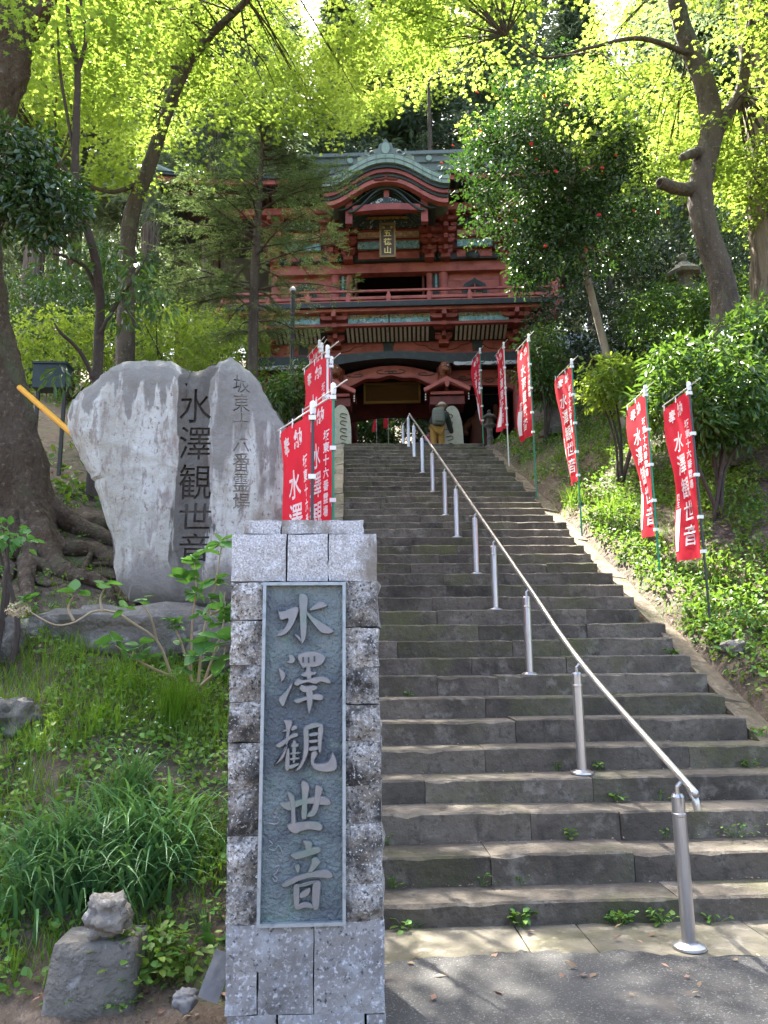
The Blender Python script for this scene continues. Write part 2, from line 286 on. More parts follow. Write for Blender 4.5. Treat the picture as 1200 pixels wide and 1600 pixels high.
def smooth_path(pts, n=24):
    P = np.asarray(pts, float); m = len(P)
    if m < 3: return P[0] + np.linspace(0, 1, n)[:, None] * (P[-1] - P[0])
    E = np.vstack([2 * P[0] - P[1], P, 2 * P[-1] - P[-2]]); out = []
    for t in np.linspace(0, m - 1 - 1e-6, n):
        i = int(t); f = t - i; a, b, c, d = E[i:i + 4]
        out.append(.5 * ((2 * b) + (-a + c) * f + (2 * a - 5 * b + 4 * c - d) * f * f + (-a + 3 * b - 3 * c + d) * f ** 3))
    return np.array(out)
def vnoise(P, s=1.0, seed=0):
    """cheap smooth pseudo-noise in [-1,1]"""
    P = np.asarray(P, float) * s; o = np.zeros(P.shape[:-1]); r = np.random.default_rng(seed + 101)
    for k in range(5):
        d = r.normal(size=3); o = o + np.sin(P @ d * (1.3 ** k) * 1.6 + r.uniform(0, 6.28)) * np.cos(P @ r.normal(size=3) * (1.25 ** k) + r.uniform(0, 6.28))
    return o / 2.6
# leaf templates: u along the leaf, v across, w along the normal
OVAL = (np.array([(0, 0, 0), (.32, .5, .07), (.74, .36, .03), (1, 0, -.10), (.74, -.36, .03), (.32, -.5, .07)]), np.array([(0, 1, 2, 3), (0, 3, 4, 5)]))
DIAM = (np.array([(0, 0, 0), (.45, .5, .04), (1, 0, -.06), (.45, -.5, .04)]), np.array([(0, 1, 2, 3)]))
def _maple(angs, lens):
    V = []; Q = []
    for i, (a, l) in enumerate(zip(angs, lens)):
        c, s_ = math.cos(R_(a)), math.sin(R_(a)); w = .17
        for u, v, z in ((0, 0, 0), (.45 * l, w, .02), (l, 0, -.10), (.45 * l, -w, .02)): V.append((u * c - v * s_, u * s_ + v * c, z))
        Q.append((4 * i, 4 * i + 1, 4 * i + 2, 4 * i + 3))
    return np.array(V), np.array(Q)
MAPLE5 = _maple((0, 42, -42, 88, -88), (1, .88, .88, .6, .6)); MAPLE3 = _maple((0, 55, -55), (1, .85, .85))
def leaves(g, tpl, C, D, Nn, L, W):
    T, Q = tpl; C = np.asarray(C, float); n = len(C)
    if n == 0: return g
    D = norm(D); S = norm(np.cross(Nn, D)); Nn = np.cross(D, S)
    L = np.broadcast_to(np.asarray(L, float), (n,)); W = np.broadcast_to(np.asarray(W, float), (n,))
    V = C[:, None] + T[None, :, 0, None] * (L[:, None, None] * D[:, None]) + T[None, :, 1, None] * (W[:, None, None] * S[:, None]) + T[None, :, 2, None] * (L[:, None, None] * Nn[:, None])
    F = Q[None] + (np.arange(n) * len(T))[:, None, None]
    return g.add(V.reshape(-1, 3), F.reshape(-1, Q.shape[1]))
def blades(g, B, D, L, W, lean, seg=4):
    """grass: B base, D horizontal lean direction, L length, W width, lean 0..1.6 (bend in radians at the tip)"""
    n = len(B); B = np.asarray(B, float); D = norm(D); S = np.stack([-D[:, 1], D[:, 0], np.zeros(n)], 1)
    P = B.copy(); a = np.full(n, .12) * np.ones(n); V = np.zeros((n, seg + 1, 2, 3))
    for k in range(seg + 1):
        w = W * (1 - (k / seg) ** 1.6) * .5 + .0004
        V[:, k, 0] = P - S * w[:, None]; V[:, k, 1] = P + S * w[:, None]
        ang = a + lean * ((k + .5) / seg)
        P = P + (L / seg)[:, None] * (D * np.sin(ang)[:, None] + np.array([0, 0, 1.0]) * np.cos(ang)[:, None])
    q = np.array([(2 * k, 2 * k + 1, 2 * k + 3, 2 * k + 2) for k in range(seg)])
    F = q[None] + (np.arange(n) * (seg + 1) * 2)[:, None, None]
    return g.add(V.reshape(-1, 3), F.reshape(-1, 4))
def rdir(n, up=0.0, spread=1.0):
    v = rng.normal(size=(n, 3)) * spread; v[:, 2] += up; return norm(v)
_GL = {}
def glyph(ch, bold=.02, extrude=0.0, res=3):
    k = (ch, bold, extrude)
    if k not in _GL:
        c = bpy.data.curves.new('text', 'FONT'); c.body = ch; c.offset = bold; c.extrude = extrude; c.resolution_u = res
        o = bpy.data.objects.new('text', c); COL.objects.link(o)
        me = bpy.data.meshes.new_from_object(o.evaluated_get(bpy.context.evaluated_depsgraph_get()))
        V = np.array([v.co[:] for v in me.vertices]); F = [tuple(p.vertices) for p in me.polygons]
        bpy.data.objects.remove(o); bpy.data.curves.remove(c); bpy.data.meshes.remove(me)
        V[:, 0] -= .5; V[:, 1] -= .375                # centred em box
        _GL[k] = (V, F)
    return _GL[k]
def rock(name, material, c, s, seed, label=None, cat=None, parent=None, detail=4, rough=.16, flat_bottom=True, group=None, tilt=0):
    bm = bmesh.new(); bmesh.ops.create_icosphere(bm, subdivisions=detail, radius=1.0)
    V = np.array([v.co[:] for v in bm.verts]); F = [tuple(v.index for v in f.verts) for f in bm.faces]; bm.free()
    k = 1 + rough * vnoise(V, 1.3, seed) + rough * .5 * vnoise(V, 3.2, seed + 5) + rough * .28 * vnoise(V, 7, seed + 9) + rough * .14 * vnoise(V, 16, seed + 11)
    V = np.sign(V) * np.abs(V) ** .8 * k[:, None] * np.asarray(s)
    if tilt: V = V @ np.array(Matrix.Rotation(tilt, 3, 'Y')).T
    g = Geo().add(V, F); o = obj(name, g, material, parent, smooth=True); o.location = c
    if label: tag(o, label, cat, group)
    return o

# ---------------------------------------------------------------- terrain
D0, RUN, RISE, NST = 4.62, 0.338, 0.17, 38
SX0, SX1 = 0.02, 3.32                                     # stair edges
def stair_env(Y): return np.clip(RISE / RUN * (Y - D0), 0, RISE * NST)
_LY = np.array([-9, 3.2, 3.6, 4.0, 5.0, 6.0, 6.6, 8.0, 10, 12, 15, 17.2, 24, 45, 90])
_LZ = np.array([0, 0.0, 0.06, 0.22, 0.80, 1.32, 1.60, 2.30, 3.35, 4.4, 5.7, 6.4, 6.5, 8.5, 32])
def height(x, Y):
    x = np.asarray(x, float); Y = np.asarray(Y, float)
    env = stair_env(Y)
    left = np.interp(Y, _LY, _LZ) + np.clip(-x - 1.2, 0, 9) * 0.22 * np.clip((Y - 4.2) / 4, 0, 1) + .05 * np.sin(x * 2.3 + Y) * np.clip((Y - 4) / 2, 0, 1)
    right = env + .10 * np.clip((Y - 4) / 2, 0, 1) + np.clip(x - 3.5, 0, 5) * .42 * np.clip((Y - 3.0) / 3, 0.0, 1) + np.clip(x - 8.5, 0, 20) * .15 + np.clip(Y - 45, 0, 60) * .55 + .06 * np.sin(x * 1.7 + Y * 1.3) * np.clip(x - 3.5, 0, 1)
    rise = np.clip((Y - 25.2) * .62, 0, 4.6) * np.clip((Y - 25) / 2, 0, 1); left = left + rise; right = right + rise
    wl_ = np.clip((0.0 - x) / .45, 0, 1); wr = np.clip((x - SX1) / .35, 0, 1)
    mid = env - .20 + np.where(Y < D0, .20, 0) * 1.0 + np.where(Y > D0 + NST * RUN, .19, 0) + np.clip(Y - 45, 0, 60) * .55 + rise
    z = np.where(x < 0, left * wl_ + mid * (1 - wl_), np.where(x > SX1, right * wr + mid * (1 - wr), mid))
    return z
def gh(x, y):
    x = np.asarray(x, float); y = np.asarray(y, float); P = np.stack([x, y, 0 * x], -1)
    return height(x, y) + np.where(((x < -.15) | (x > SX1 + .2)) & (y > 3.4), .035 * vnoise(P, 3.1, 3) + .018 * vnoise(P, 9, 8), 0)
def hit(px, py):
    d = cF + cR * (px - 600) / FPX - cU * (py - 800) / FPX
    t = np.linspace(2.5, 60, 6000); P = cC + d * t[:, None]; b = P[:, 2] < height(P[:, 0], P[:, 1])
    return P[np.argmax(b)] if b.any() else P[-1]
def grid(*segs):
    out = []
    for a, b, s in segs: out += list(np.arange(a, b - 1e-6, s))
    return np.array(out + [segs[-1][1]])
gx = grid((-160, -40, 12), (-40, -12, 2), (-12, -4, .5), (-4, 4.6, .12), (4.6, 10, .4), (10, 40, 2), (40, 160, 12))
gy = grid((-25, -6, 3), (-6, 2, .6), (2, 13, .13), (13, 20, .3), (20, 50, 2), (50, 200, 12))
X, Y = np.meshgrid(gx, gy, indexing='ij'); Z = height(X, Y)
Z = gh(X, Y)
nX, nY = X.shape; ii, jj = np.meshgrid(np.arange(nX - 1), np.arange(nY - 1), indexing='ij')
Qg = np.stack([ii * nY + jj, (ii + 1) * nY + jj, (ii + 1) * nY + jj + 1, ii * nY + jj + 1], -1).reshape(-1, 4)
ground = obj('ground', Geo().add(np.stack([X, Y, Z], -1).reshape(-1, 3), Qg), 'soil', smooth=True)
tag(ground, 'brown soil banks beside the stone stairs', kind='structure')

# asphalt apron with a ragged broken edge, laid on the ground in front of the stairs
ax = np.concatenate([np.linspace(.17, 4, 90), np.linspace(4.1, 9, 20)]); edge = 4.14 + .05 * np.sin(ax * 2.1) + .10 * vnoise(np.stack([ax, ax * 0, ax * 0], -1), 2.2, 2) + .035 * vnoise(np.stack([ax, ax * 0, ax * 0], -1), 9, 4) + rng.normal(0, .012, len(ax)) - .10 * (ax > 2.2)
g = Geo(); rows = 14
V = [(x, -6 + (e + 6) * (j / (rows - 1)) ** .6, .020 + .024 * (j / (rows - 1)) ** 2 + .003 * math.sin(x * 3 + j)) for x, e in zip(ax, edge) for j in range(rows)]
n = rows; i, j = np.meshgrid(np.arange(len(ax) - 1), np.arange(n - 1), indexing='ij')
g.add(V, np.stack([i * n + j, (i + 1) * n + j, (i + 1) * n + j + 1, i * n + j + 1], -1).reshape(-1, 4))
o = obj('asphalt_path', g, 'asphalt'); tag(o, 'worn grey asphalt at the foot of the stairs', kind='structure')

# ---------------------------------------------------------------- stairs: every stone is a piece of its own
def worn_block(x0, x1, y0, y1, z0, z1, seed, nx=None, amp=.008, chip=.014, slant=(0, 0)):
    """box with worn, wavy arrises: cross-section of six points swept along x"""
    r = np.random.default_rng(seed); nx = nx or max(4, int((x1 - x0) / .09)); xs = np.linspace(x0, x1, nx)
    V = []; b = .011
    for k, x in enumerate(xs):
        e = r.normal(0, amp, 6) * .5; w = chip * max(0, r.normal(0, .55)); ins = .006 if k in (0, nx - 1) else 0
        xx = x + (slant[0] if k == 0 else slant[1] if k == nx - 1 else 0)
        V += [(xx, y0 + e[0] * .5 + ins, z0), (xx, y0 + e[1] + ins, z1 - b - w), (xx, y0 + b + w + e[1] * .5 + ins, z1 + e[2] * .35 - ins - w * .25), (xx, y1, z1 + e[3] * .25), (xx, y1, z0)]
    n = 5; F = [(i * n + j, i * n + (j + 1) % n, (i + 1) * n + (j + 1) % n, (i + 1) * n + j) for i in range(nx - 1) for j in range(n)]
    F = [f[::-1] for f in F] + [tuple(range(n)), tuple(range((nx - 1) * n + n - 1, (nx - 1) * n - 1, -1))]
    return Geo().add(V, F)
stairs = thing('stone_staircase', 'long worn grey stone staircase climbing to the red temple gate', 'staircase', (0, D0, 0))
for k in range(1, NST + 1):
    r = np.random.default_rng(k * 13); y0 = D0 + (k - 1) * RUN + r.normal(0, .006); z1 = k * RISE + r.normal(0, .003)
    nst = int(r.integers(3, 5)); cuts = np.sort(r.uniform(.55, 2.75, nst - 1))
    while len(cuts) > 1 and np.min(np.diff(cuts)) < .45: cuts = np.sort(r.uniform(.5, 2.8, nst - 1))
    xr = SX1 + r.normal(0, .05) + (.25 if k < 6 else 0); cuts = [SX0 - .03, *cuts, xr]
    for a, b in zip(cuts[:-1], cuts[1:]):
        dz = r.normal(0, .005); dy = r.normal(0, .007)
        g = worn_block(a + .002, b - .002, y0 + dy, y0 + RUN + .05, z1 - RISE - .05, z1 + dz, int(k * 100 + a * 10), slant=(0, -.03 if b == xr else 0))
        obj('step_stone', Geo().add(rel(g.verts(), stairs.location), g.F), 'step_stone', stairs)
# stone sill in front of the first riser
xs = [.12, .95, 1.30, 2.25, 3.05, 3.9]
for a, b in zip(xs[:-1], xs[1:]):
    g = worn_block(a + .005, b - .005, 4.10 + rng.normal(0, .02), 4.70, -.12, .035 + rng.normal(0, .004), int(a * 77), amp=.02)
    obj('sill_stone', Geo().add(rel(g.verts(), stairs.location), g.F), 'sill', stairs)
# low side kerbs: long stones following the slope
for side, xa, xb in ((0, -.30, -.02), (1, 3.30, 3.55)):
    for q in range(0, 18):
        ya = 5.4 + q * .69 + .01; yb = ya + .675
        if side and q < 1: continue
        V = []
        for yy in (ya, yb):
            zb = stair_env(yy); j = rng.normal(0, .012, 4)
            V += [(xa + j[0], yy, zb - .2), (xb, yy, zb - .2), (xb + j[1] * .4, yy, zb + (.16 if not side else .02) + j[2]), (xa + j[0] * .5, yy, zb + (.13 if not side else .06) + j[3])]
        g = Geo().add(V, [(0, 1, 2, 3), (7, 6, 5, 4), (0, 4, 5, 1), (1, 5, 6, 2), (2, 6, 7, 3), (3, 7, 4, 0)])
        obj('kerb_stone', Geo().add(rel(g.verts(), stairs.location), g.F), 'earth_edge' if side else 'kerb_stone', stairs)
# landing at the top, in front of the gate
lg = obj('stone_landing', Geo().box(-5.5, 9, D0 + NST * RUN + .02, 26.5, 6.1, 6.452), 'kerb_stone'); tag(lg, 'pale stone terrace under the temple gate', kind='structure')

# ---------------------------------------------------------------- inscribed pillar
PY = 3.2                                                   # plane of the block faces
def pq(px, py, Yp=PY):
    p = at(px, py, Yp); return p[0], p[2]
pillar = thing('stone_pillar', 'grey granite block pillar with a bronze plaque of raised characters beside the stairs', 'pillar', (-.15, PY + .3, 0))
PL = np.array(pillar.location)
def rough_block(x0, x1, z0, z1, y, depth, seed, bulge=.02, amp=.012, taper=0):
    r = np.random.default_rng(seed); nx = max(4, int((x1 - x0) / .035)); nz = max(4, int((z1 - z0) / .035))
    U, W = np.meshgrid(np.linspace(0, 1, nx), np.linspace(0, 1, nz), indexing='ij')
    edge = np.minimum(np.minimum(U, 1 - U) * (x1 - x0), np.minimum(W, 1 - W) * (z1 - z0)); rise = 1 - np.exp(-edge / .016)
    Xg = x0 + U * (x1 - x0) + np.where((U == 0) | (U == 1), r.normal(0, .0015, U.shape), 0); Zg = z0 + W * (z1 - z0) + np.where((W == 0) | (W == 1), r.normal(0, .0015, U.shape), 0)
    Pn = np.stack([Xg, Zg, np.full_like(Xg, seed)], -1)
    Yg = y - (bulge * rise * (.75 + .35 * vnoise(Pn, 9, seed)) + amp * rise * vnoise(Pn, 24, seed + 3) + r.normal(0, .0016, U.shape) * rise)
    F0 = np.stack([Xg, Yg, Zg], -1).reshape(-1, 3); g = Geo(); i, j = np.meshgrid(np.arange(nx - 1), np.arange(nz - 1), indexing='ij')
    Q = np.stack([i * nz + j, (i + 1) * nz + j, (i + 1) * nz + j + 1, i * nz + j + 1], -1).reshape(-1, 4)
    per = [(a, 0) for a in range(nx)] + [(nx - 1, b) for b in range(1, nz)] + [(a, nz - 1) for a in range(nx - 2, -1, -1)] + [(0, b) for b in range(nz - 2, 0, -1)]
    idx = [a * nz + b for a, b in per]; m = len(idx); back = F0[idx].copy(); sx = np.sign(back[:, 0] - (x0 + x1) / 2)
    mid = F0[idx].copy(); mid[:, 1] += depth * .4; mid[:, 0] += taper * sx * .012 * (1 + .5 * r.normal(size=m)); back[:, 1] = y + depth
    base = len(F0); F = [tuple(q) for q in Q.tolist()] + [(idx[q], base + q, base + (q + 1) % m, idx[(q + 1) % m]) for q in range(m)] + [(base + q, base + m + q, base + m + (q + 1) % m, base + (q + 1) % m) for q in range(m)] + [tuple(range(base + m, base + 2 * m))]
    return g.add(np.vstack([F0, mid, back]), F)
def pillar_block(name, x0, x1, y0, y1, material, seed, bulge=.02, depth=.56, yoff=0.0, amp=.012, taper=0):
    xa, zt = pq(x0, y0); xb, zb = pq(x1, y1); xa2, _ = pq(x0, y1); xb2, _ = pq(x1, y0)
    g = rough_block((xa + xa2) / 2, (xb + xb2) / 2, zb, zt, PY + yoff, depth, seed, bulge, amp, taper)
    return obj(name, Geo().add(rel(g.verts(), PL), g.F), material, pillar)
for q, (a, b) in enumerate(((362, 447), (449, 511.5), (513.5, 588))): pillar_block('block', a, b, 835, 908, 'granite', 11 + q, .012, amp=.004)
for q, (a, b) in enumerate(((380, 438), (440, 568))):
    pillar_block('capstone', a, b, 811, 832, 'granite', 21 + q, .004, .50, .035, .002)
Lr = [(911, 967), (971, 1038), (1041, 1095), (1099, 1158), (1162, 1232), (1235, 1305), (1309, 1384), (1387, 1444)]
Rr = [(909, 978), (982, 1041), (1044, 1098), (1103, 1157), (1160, 1226), (1229, 1286), (1289, 1380), (1383, 1438)]
for q, (a, b) in enumerate(Lr): pillar_block('block', 361 - q * 1.1, 412, a - 1, b + 1, 'granite_mossy', 31 + q * 3, .02, .56, .0, .016, 1)
for q, (a, b) in enumerate(Rr): pillar_block('block', 540, 590 + q * 1.1, a - 1, b + 1, 'granite_mossy', 61 + q * 3, .02, .56, .0, .016, 1)
for q, (a, b, c, d) in enumerate(((353, 489, 1446, 1517), (353, 401, 1519, 1586), (403, 489, 1519, 1584), (491, 601, 1441, 1583), (353, 431, 1589, 1660), (435, 570, 1586, 1660), (574, 603, 1586, 1660))):
    pillar_block('block', a, b, c, d, 'granite_base', 91 + q, .014, .56, .0, .005)
x0, z1 = pq(366, 840); x1, z0 = pq(598, 1690)
obj('core', Geo().box(x0 - PL[0] + .02, x1 - PL[0] - .025, .004, .55 + PY - PL[1] + .28, -.2, z1 - .02), 'mortar', pillar)
# plaque: sheet, raised rim, raised characters
fx0, fz1 = pq(417.5, 916); fx1, fz0 = pq(537, 1436); fx1t, _ = pq(532, 912); fx1 = (fx1 + fx1t) / 2 + .002
yb = PY - PL[1]
g = Geo(); nxp, nzp = 40, 150
U, W = np.meshgrid(np.linspace(fx0, fx1, nxp), np.linspace(fz0, fz1, nzp), indexing='ij'); P3 = np.stack([U, W, 0 * U], -1)
Yp = yb - .012 - .0022 * vnoise(P3, 60, 2) - .0016 * vnoise(P3, 130, 4)
i, j = np.meshgrid(np.arange(nxp - 1), np.arange(nzp - 1), indexing='ij')
g.add(np.stack([U - PL[0], Yp, W], -1).reshape(-1, 3), np.stack([i * nzp + j, (i + 1) * nzp + j, (i + 1) * nzp + j + 1, i * nzp + j + 1], -1).reshape(-1, 4))
plaque = obj('plaque', g, 'bronze', pillar, smooth=True); plaque['label'] = 'weathered blue-green bronze plaque with raised brush characters'
a0, a1 = fx0 - PL[0], fx1 - PL[0]; t = .013
for bx_ in ((a0 - t, a1 + t, fz1, fz1 + t), (a0 - t, a1 + t, fz0 - t, fz0), (a0 - t, a0, fz0, fz1), (a1, a1 + t, fz0, fz1)):
    obj('rim', Geo().box(bx_[0], bx_[1], yb - .036, yb + .01, bx_[2], bx_[3]), 'bronze_frame', plaque)
CH = {}
CH['A'] = (7.27, 905, [[[(445,165),(500,155),(562,200),(545,340),(540,660),(488,748),(470,700),(455,340)],[(375,600),(475,655),(490,745)],
 [(205,320),(240,380),(400,310),(455,320),(440,400),(370,560),(280,645),(175,650),(290,560),(345,435),(240,475),(220,400)],
 [(560,340),(700,235),(785,295),(760,318),(580,365)],[(540,355),(600,420),(730,500),(870,590),(800,625),(700,615),(590,480),(535,400)]],
 [[(320,850),(380,850),(420,915),(380,968),(300,945),(345,920)],[(205,985),(300,1060),(300,1110),(250,1185),(240,1110)],[(380,1160),(385,1195),(320,1340),(275,1470),(220,1390),(225,1340),(290,1290)],
 [(425,865),(500,830),(600,815),(690,830),(765,885),(720,970),(650,1000),(520,1000),(505,1030),(460,960)],
 [(530,990),(590,990),(585,1055),(660,1045),(645,1085),(590,1095),(600,1130),(540,1140),(540,1110),(490,1110),(460,1080),(535,1050)],
 [(385,1190),(440,1120),(500,1150),(600,1120),(720,1095),(800,1135),(820,1180),(780,1190),(700,1160),(640,1200),(560,1170),(480,1190),(430,1220)],
 [(450,1240),(480,1190),(520,1215),(620,1200),(670,1220),(650,1260),(600,1270),(540,1290),(490,1285)],[(375,1370),(500,1340),(640,1300),(710,1305),(740,1350),(700,1385),(610,1365),(520,1380),(430,1420)],
 [(525,1210),(605,1210),(615,1320),(605,1430),(565,1555),(545,1450),(535,1330)]]])
CH['B'] = (8.0, 1110, [[[(295,115),(400,120),(420,150),(385,260),(365,420),(320,450),(340,260),(325,180)],[(260,280),(330,235),(390,225),(385,262),(330,272)],[(400,260),(395,215),(440,180),(485,200),(470,240)],
 [(195,440),(330,350),(430,280),(490,280),(490,330),(400,350),(280,465),(225,465)],[(365,420),(345,500),(305,610),(170,705),(180,680),(240,620),(310,470)],
 [(410,370),(465,375),(465,460),(455,660),(410,660)],[(340,480),(385,470),(385,740),(340,765),(315,720)],[(400,410),(500,415),(495,455),(400,470)],[(380,530),(520,512),(520,540),(380,560)],[(380,592),(510,582),(510,610),(380,630)],[(345,690),(500,650),(510,680),(385,745)],
 [(545,220),(610,170),(625,260),(625,500),(590,600),(520,740),(430,765),(500,690),(550,580),(555,350)],[(560,200),(690,145),(790,165),(815,200),(700,215),(600,250)],[(730,170),(815,190),(785,370),(780,530),(730,525)],
 [(618,285),(740,262),(740,318),(618,330)],[(618,368),(740,355),(740,400),(618,412)],[(618,455),(740,435),(740,500),(618,510)],
 [(650,510),(720,500),(735,545),(690,620),(690,665),(840,660),(885,610),(915,510),(970,610),(975,735),(900,765),(780,765),(690,740),(640,660)]],
 [[(235,1155),(390,1140),(530,1110),(780,1065),(860,1090),(905,1150),(880,1195),(780,1185),(600,1165),(460,1215),(380,1265),(290,1220)],[(515,870),(600,890),(635,960),(605,1080),(600,1355),(545,1370),(520,1340),(535,1080)],
 [(700,910),(805,970),(775,1060),(740,1250),(690,1330),(590,1340),(600,1290),(660,1250),(690,1080)],[(335,990),(440,1060),(450,1130),(465,1540),(400,1490),(395,1200),(370,1100)],
 [(335,1440),(390,1410),(480,1400),(640,1380),(760,1395),(800,1460),(770,1515),(640,1485),(520,1510),(460,1550),(380,1510)]]])
CH['C'] = (8.571, 1290, [[[(570,195),(690,205),(720,240),(690,350),(620,340),(605,250)],[(400,385),(600,330),(740,280),(830,290),(825,360),(740,390),(500,465),(450,440)],[(465,540),(545,510),(550,600),(510,650)],
 [(700,440),(760,410),(835,480),(790,540),(720,620),(640,640),(690,540)],[(285,800),(400,720),(600,640),(900,575),(975,630),(995,690),(940,710),(720,690),(560,730),(420,800),(340,830)],
 [(450,790),(540,770),(545,900),(540,1060),(540,1100),(490,1140),(460,1060)],[(705,740),(835,730),(820,900),(805,1100),(760,1140),(705,1110)],[(480,800),(700,735),(800,735),(700,790),(540,830)],
 [(540,900),(680,810),(695,880),(640,950),(540,980)],[(520,1050),(620,1010),(720,1050),(730,1120),(620,1090),(510,1135)]]])
def chaikin(p, it=2):
    for _ in range(it):
        q = []
        for a, b in zip(p, p[1:] + p[:1]): q += [(.78 * a[0] + .22 * b[0], .78 * a[1] + .22 * b[1]), (.22 * a[0] + .78 * b[0], .22 * a[1] + .78 * b[1])]
        p = q
    return p
for key in 'ABC':
    sc_, oy, chars = CH[key]
    for strokes in chars:
        g = Geo()
        for q, st in enumerate(strokes):
            top = yb - .031 - .0007 * q; pts = [pq(405 + x / sc_, oy + y / sc_, PY - .03) for x, y in chaikin([tuple(map(float, s)) for s in st])]
            pts = np.array([(x - PL[0], z) for x, z in pts]); c = pts.mean(0); ar = np.sum(pts[:, 0] * np.roll(pts[:, 1], -1) - np.roll(pts[:, 0], -1) * pts[:, 1])
            if ar < 0: pts = pts[::-1]
            nrm = np.roll(pts, -1, 0) - np.roll(pts, 1, 0); nrm = norm(np.stack([nrm[:, 1], -nrm[:, 0]], 1)); inn = pts - nrm * .0022; n = len(pts)
            V = [(x, yb - .006, z) for x, z in pts + nrm * .0012] + [(x, top + .004, z) for x, z in pts] + [(x, top, z) for x, z in inn]
            F = [tuple(range(2 * n, 3 * n))] + [(k + i, k + (i + 1) % n, k + n + (i + 1) % n, k + n + i) for k in (0, n) for i in range(n)]
            g.add(V, F)
        obj('character', g, 'bronze_letter', plaque)
for (x, y) in ((500, 915), (562, 918), (628, 905)):
    a = [pq(405 + (x + dx) / 7.27, 905 + (y + dy) / 7.27, PY - .03) for dx, dy in ((-9, 32), (9, 32), (9, -32), (-9, -32))]
    obj('slot', Geo().prism([(p - PL[0], z) for p, z in a], yb - .0375, yb - .02), 'dark_slot', plaque)
for sq in ([(430,1262),(428,1268),(433,1272),(428,1277),(434,1276),(437,1282),(431,1287),(420,1285)], [(421,1312),(426,1318),(420,1324),(430,1328),(436,1320),(442,1333)], [(431,1353),(437,1352),(433,1362),(428,1366),(434,1372),(430,1376),(426,1370)], [(424,1363),(421,1366)]):
    P = smooth_path([(*(lambda q: (q[0] - PL[0], yb - .014, q[1]))(pq(x, y)),) for x, y in sq], 18)
    obj('character', Geo().tube(P, .0035, 5), 'bronze_letter', plaque)

# ---------------------------------------------------------------- temple gate (own frame: x right, y back, z up from its floor)
GO = (1.3, 20.5, 6.455)
gate = thing('temple_gate', 'two-storey red temple gate with black balcony and curved copper roof at the stair top', 'gate', GO, R_(-5))
def gp(name, geo, m, parent=None, smooth=False): return obj(name, geo, m, parent or gate, smooth)
def arc(x0, x1, f, n=25): return [(x, f(x)) for x in np.linspace(x0, x1, n)]
gp('plinth', Geo().box(-4.35, 4.35, -.75, 5.7, -.1, .16), 'red_dark')
# lower storey: twelve round posts
for yy in (0, 2.5, 5.0):
    for xx in (-3.62, -1.5, 1.5, 3.62):
        gp('post', Geo().lathe([(.21, .16), (.21, 3.4)], (xx, yy, 0), 18), 'red_paint', smooth=False)
for xx in (-3.62, -1.5, 1.5, 3.62): gp('post_base', Geo().lathe([(.30, .1), (.31, .2), (.24, .28)], (xx, 0, 0), 18), 'kerb_stone')
# side bays: arched lintel boards, back and side walls, low black fence
for s in (-1, 1):
    f = lambda x: 2.42 + .16 * (1 - ((abs(x) - 2.56) / .86) ** 4)
    gp('side_lintel', Geo().strip(arc(s * 1.7, s * 3.42, f) if s > 0 else arc(-3.42, -1.7, f), [(x, 2.78) for x, _ in (arc(1.7, 3.42, f) if s > 0 else arc(-3.42, -1.7, f))], -.09, .07), 'red_light')
    gp('side_beam', Geo().box(*sorted((s * 1.68, s * 3.44)), -.12, .10, 2.783, 3.02), 'red_light')
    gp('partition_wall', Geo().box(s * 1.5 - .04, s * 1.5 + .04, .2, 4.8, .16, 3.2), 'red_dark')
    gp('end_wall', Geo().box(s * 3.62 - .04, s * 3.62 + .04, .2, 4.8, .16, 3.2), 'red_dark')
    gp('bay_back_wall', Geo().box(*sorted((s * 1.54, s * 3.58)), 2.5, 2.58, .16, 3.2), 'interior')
    fence = gp('low_fence', Geo().box(*sorted((s * 1.72, s * 3.4)), .0, .05, .62, .68), 'black_paint')
    for q in range(9):
        xq = s * (1.8 + q * .19); gp('picket', Geo().box(xq - .02, xq + .02, .005, .045, .16, .86).lathe([(.001, .94), (.035, .90), (.001, .86)][::-1], (xq, .025, 0), 6), 'black_paint', fence)
    # scrolls on the lintel
    for (cx, cz, sc_) in ((2.05, 2.80, 1), (2.35, 2.74, .8), (3.1, 2.82, 1), (2.72, 2.70, .7)):
        P = [(s * cx + sc_ * (.02 + .022 * t) * math.cos(t * 1.0) * 1.5, -.128, cz + sc_ * (.02 + .012 * t) * math.sin(t)) for t in np.linspace(0, 7.5, 22)]
        gp('scroll', Geo().tube(P, .012, 5), 'black_paint')
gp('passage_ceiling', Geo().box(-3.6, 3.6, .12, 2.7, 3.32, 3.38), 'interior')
# central arched beam with moulded lower edge
lo = arc(-1.32, 1.32, lambda x: 2.56 + .34 * math.cos(x / 1.32 * math.pi / 2) ** .8 + .03 * math.cos(x * 9)); hi = arc(-1.32, 1.32, lambda x: 2.93 + .26 * math.cos(x / 1.32 * math.pi / 2))
gp('arched_beam', Geo().strip(lo, hi, -.16, .10), 'red_light')
gp('arched_beam_edge', Geo().strip([(x, z - .035) for x, z in lo], [(x, z - .002) for x, z in lo], -.19, .08), 'red_paint')
for cx in (-.95, -.1, .12, .95):
    P = [(cx + (.03 + .028 * t) * math.cos(t) * 1.4 * (1 if cx > 0 else -1), -.168, 2.93 + .13 * math.cos(cx * 1.2) - .06 + (.015 + .008 * t) * math.sin(t)) for t in np.linspace(0, 7.5, 22)]
    gp('scroll', Geo().tube(P, .013, 5), 'black_paint')
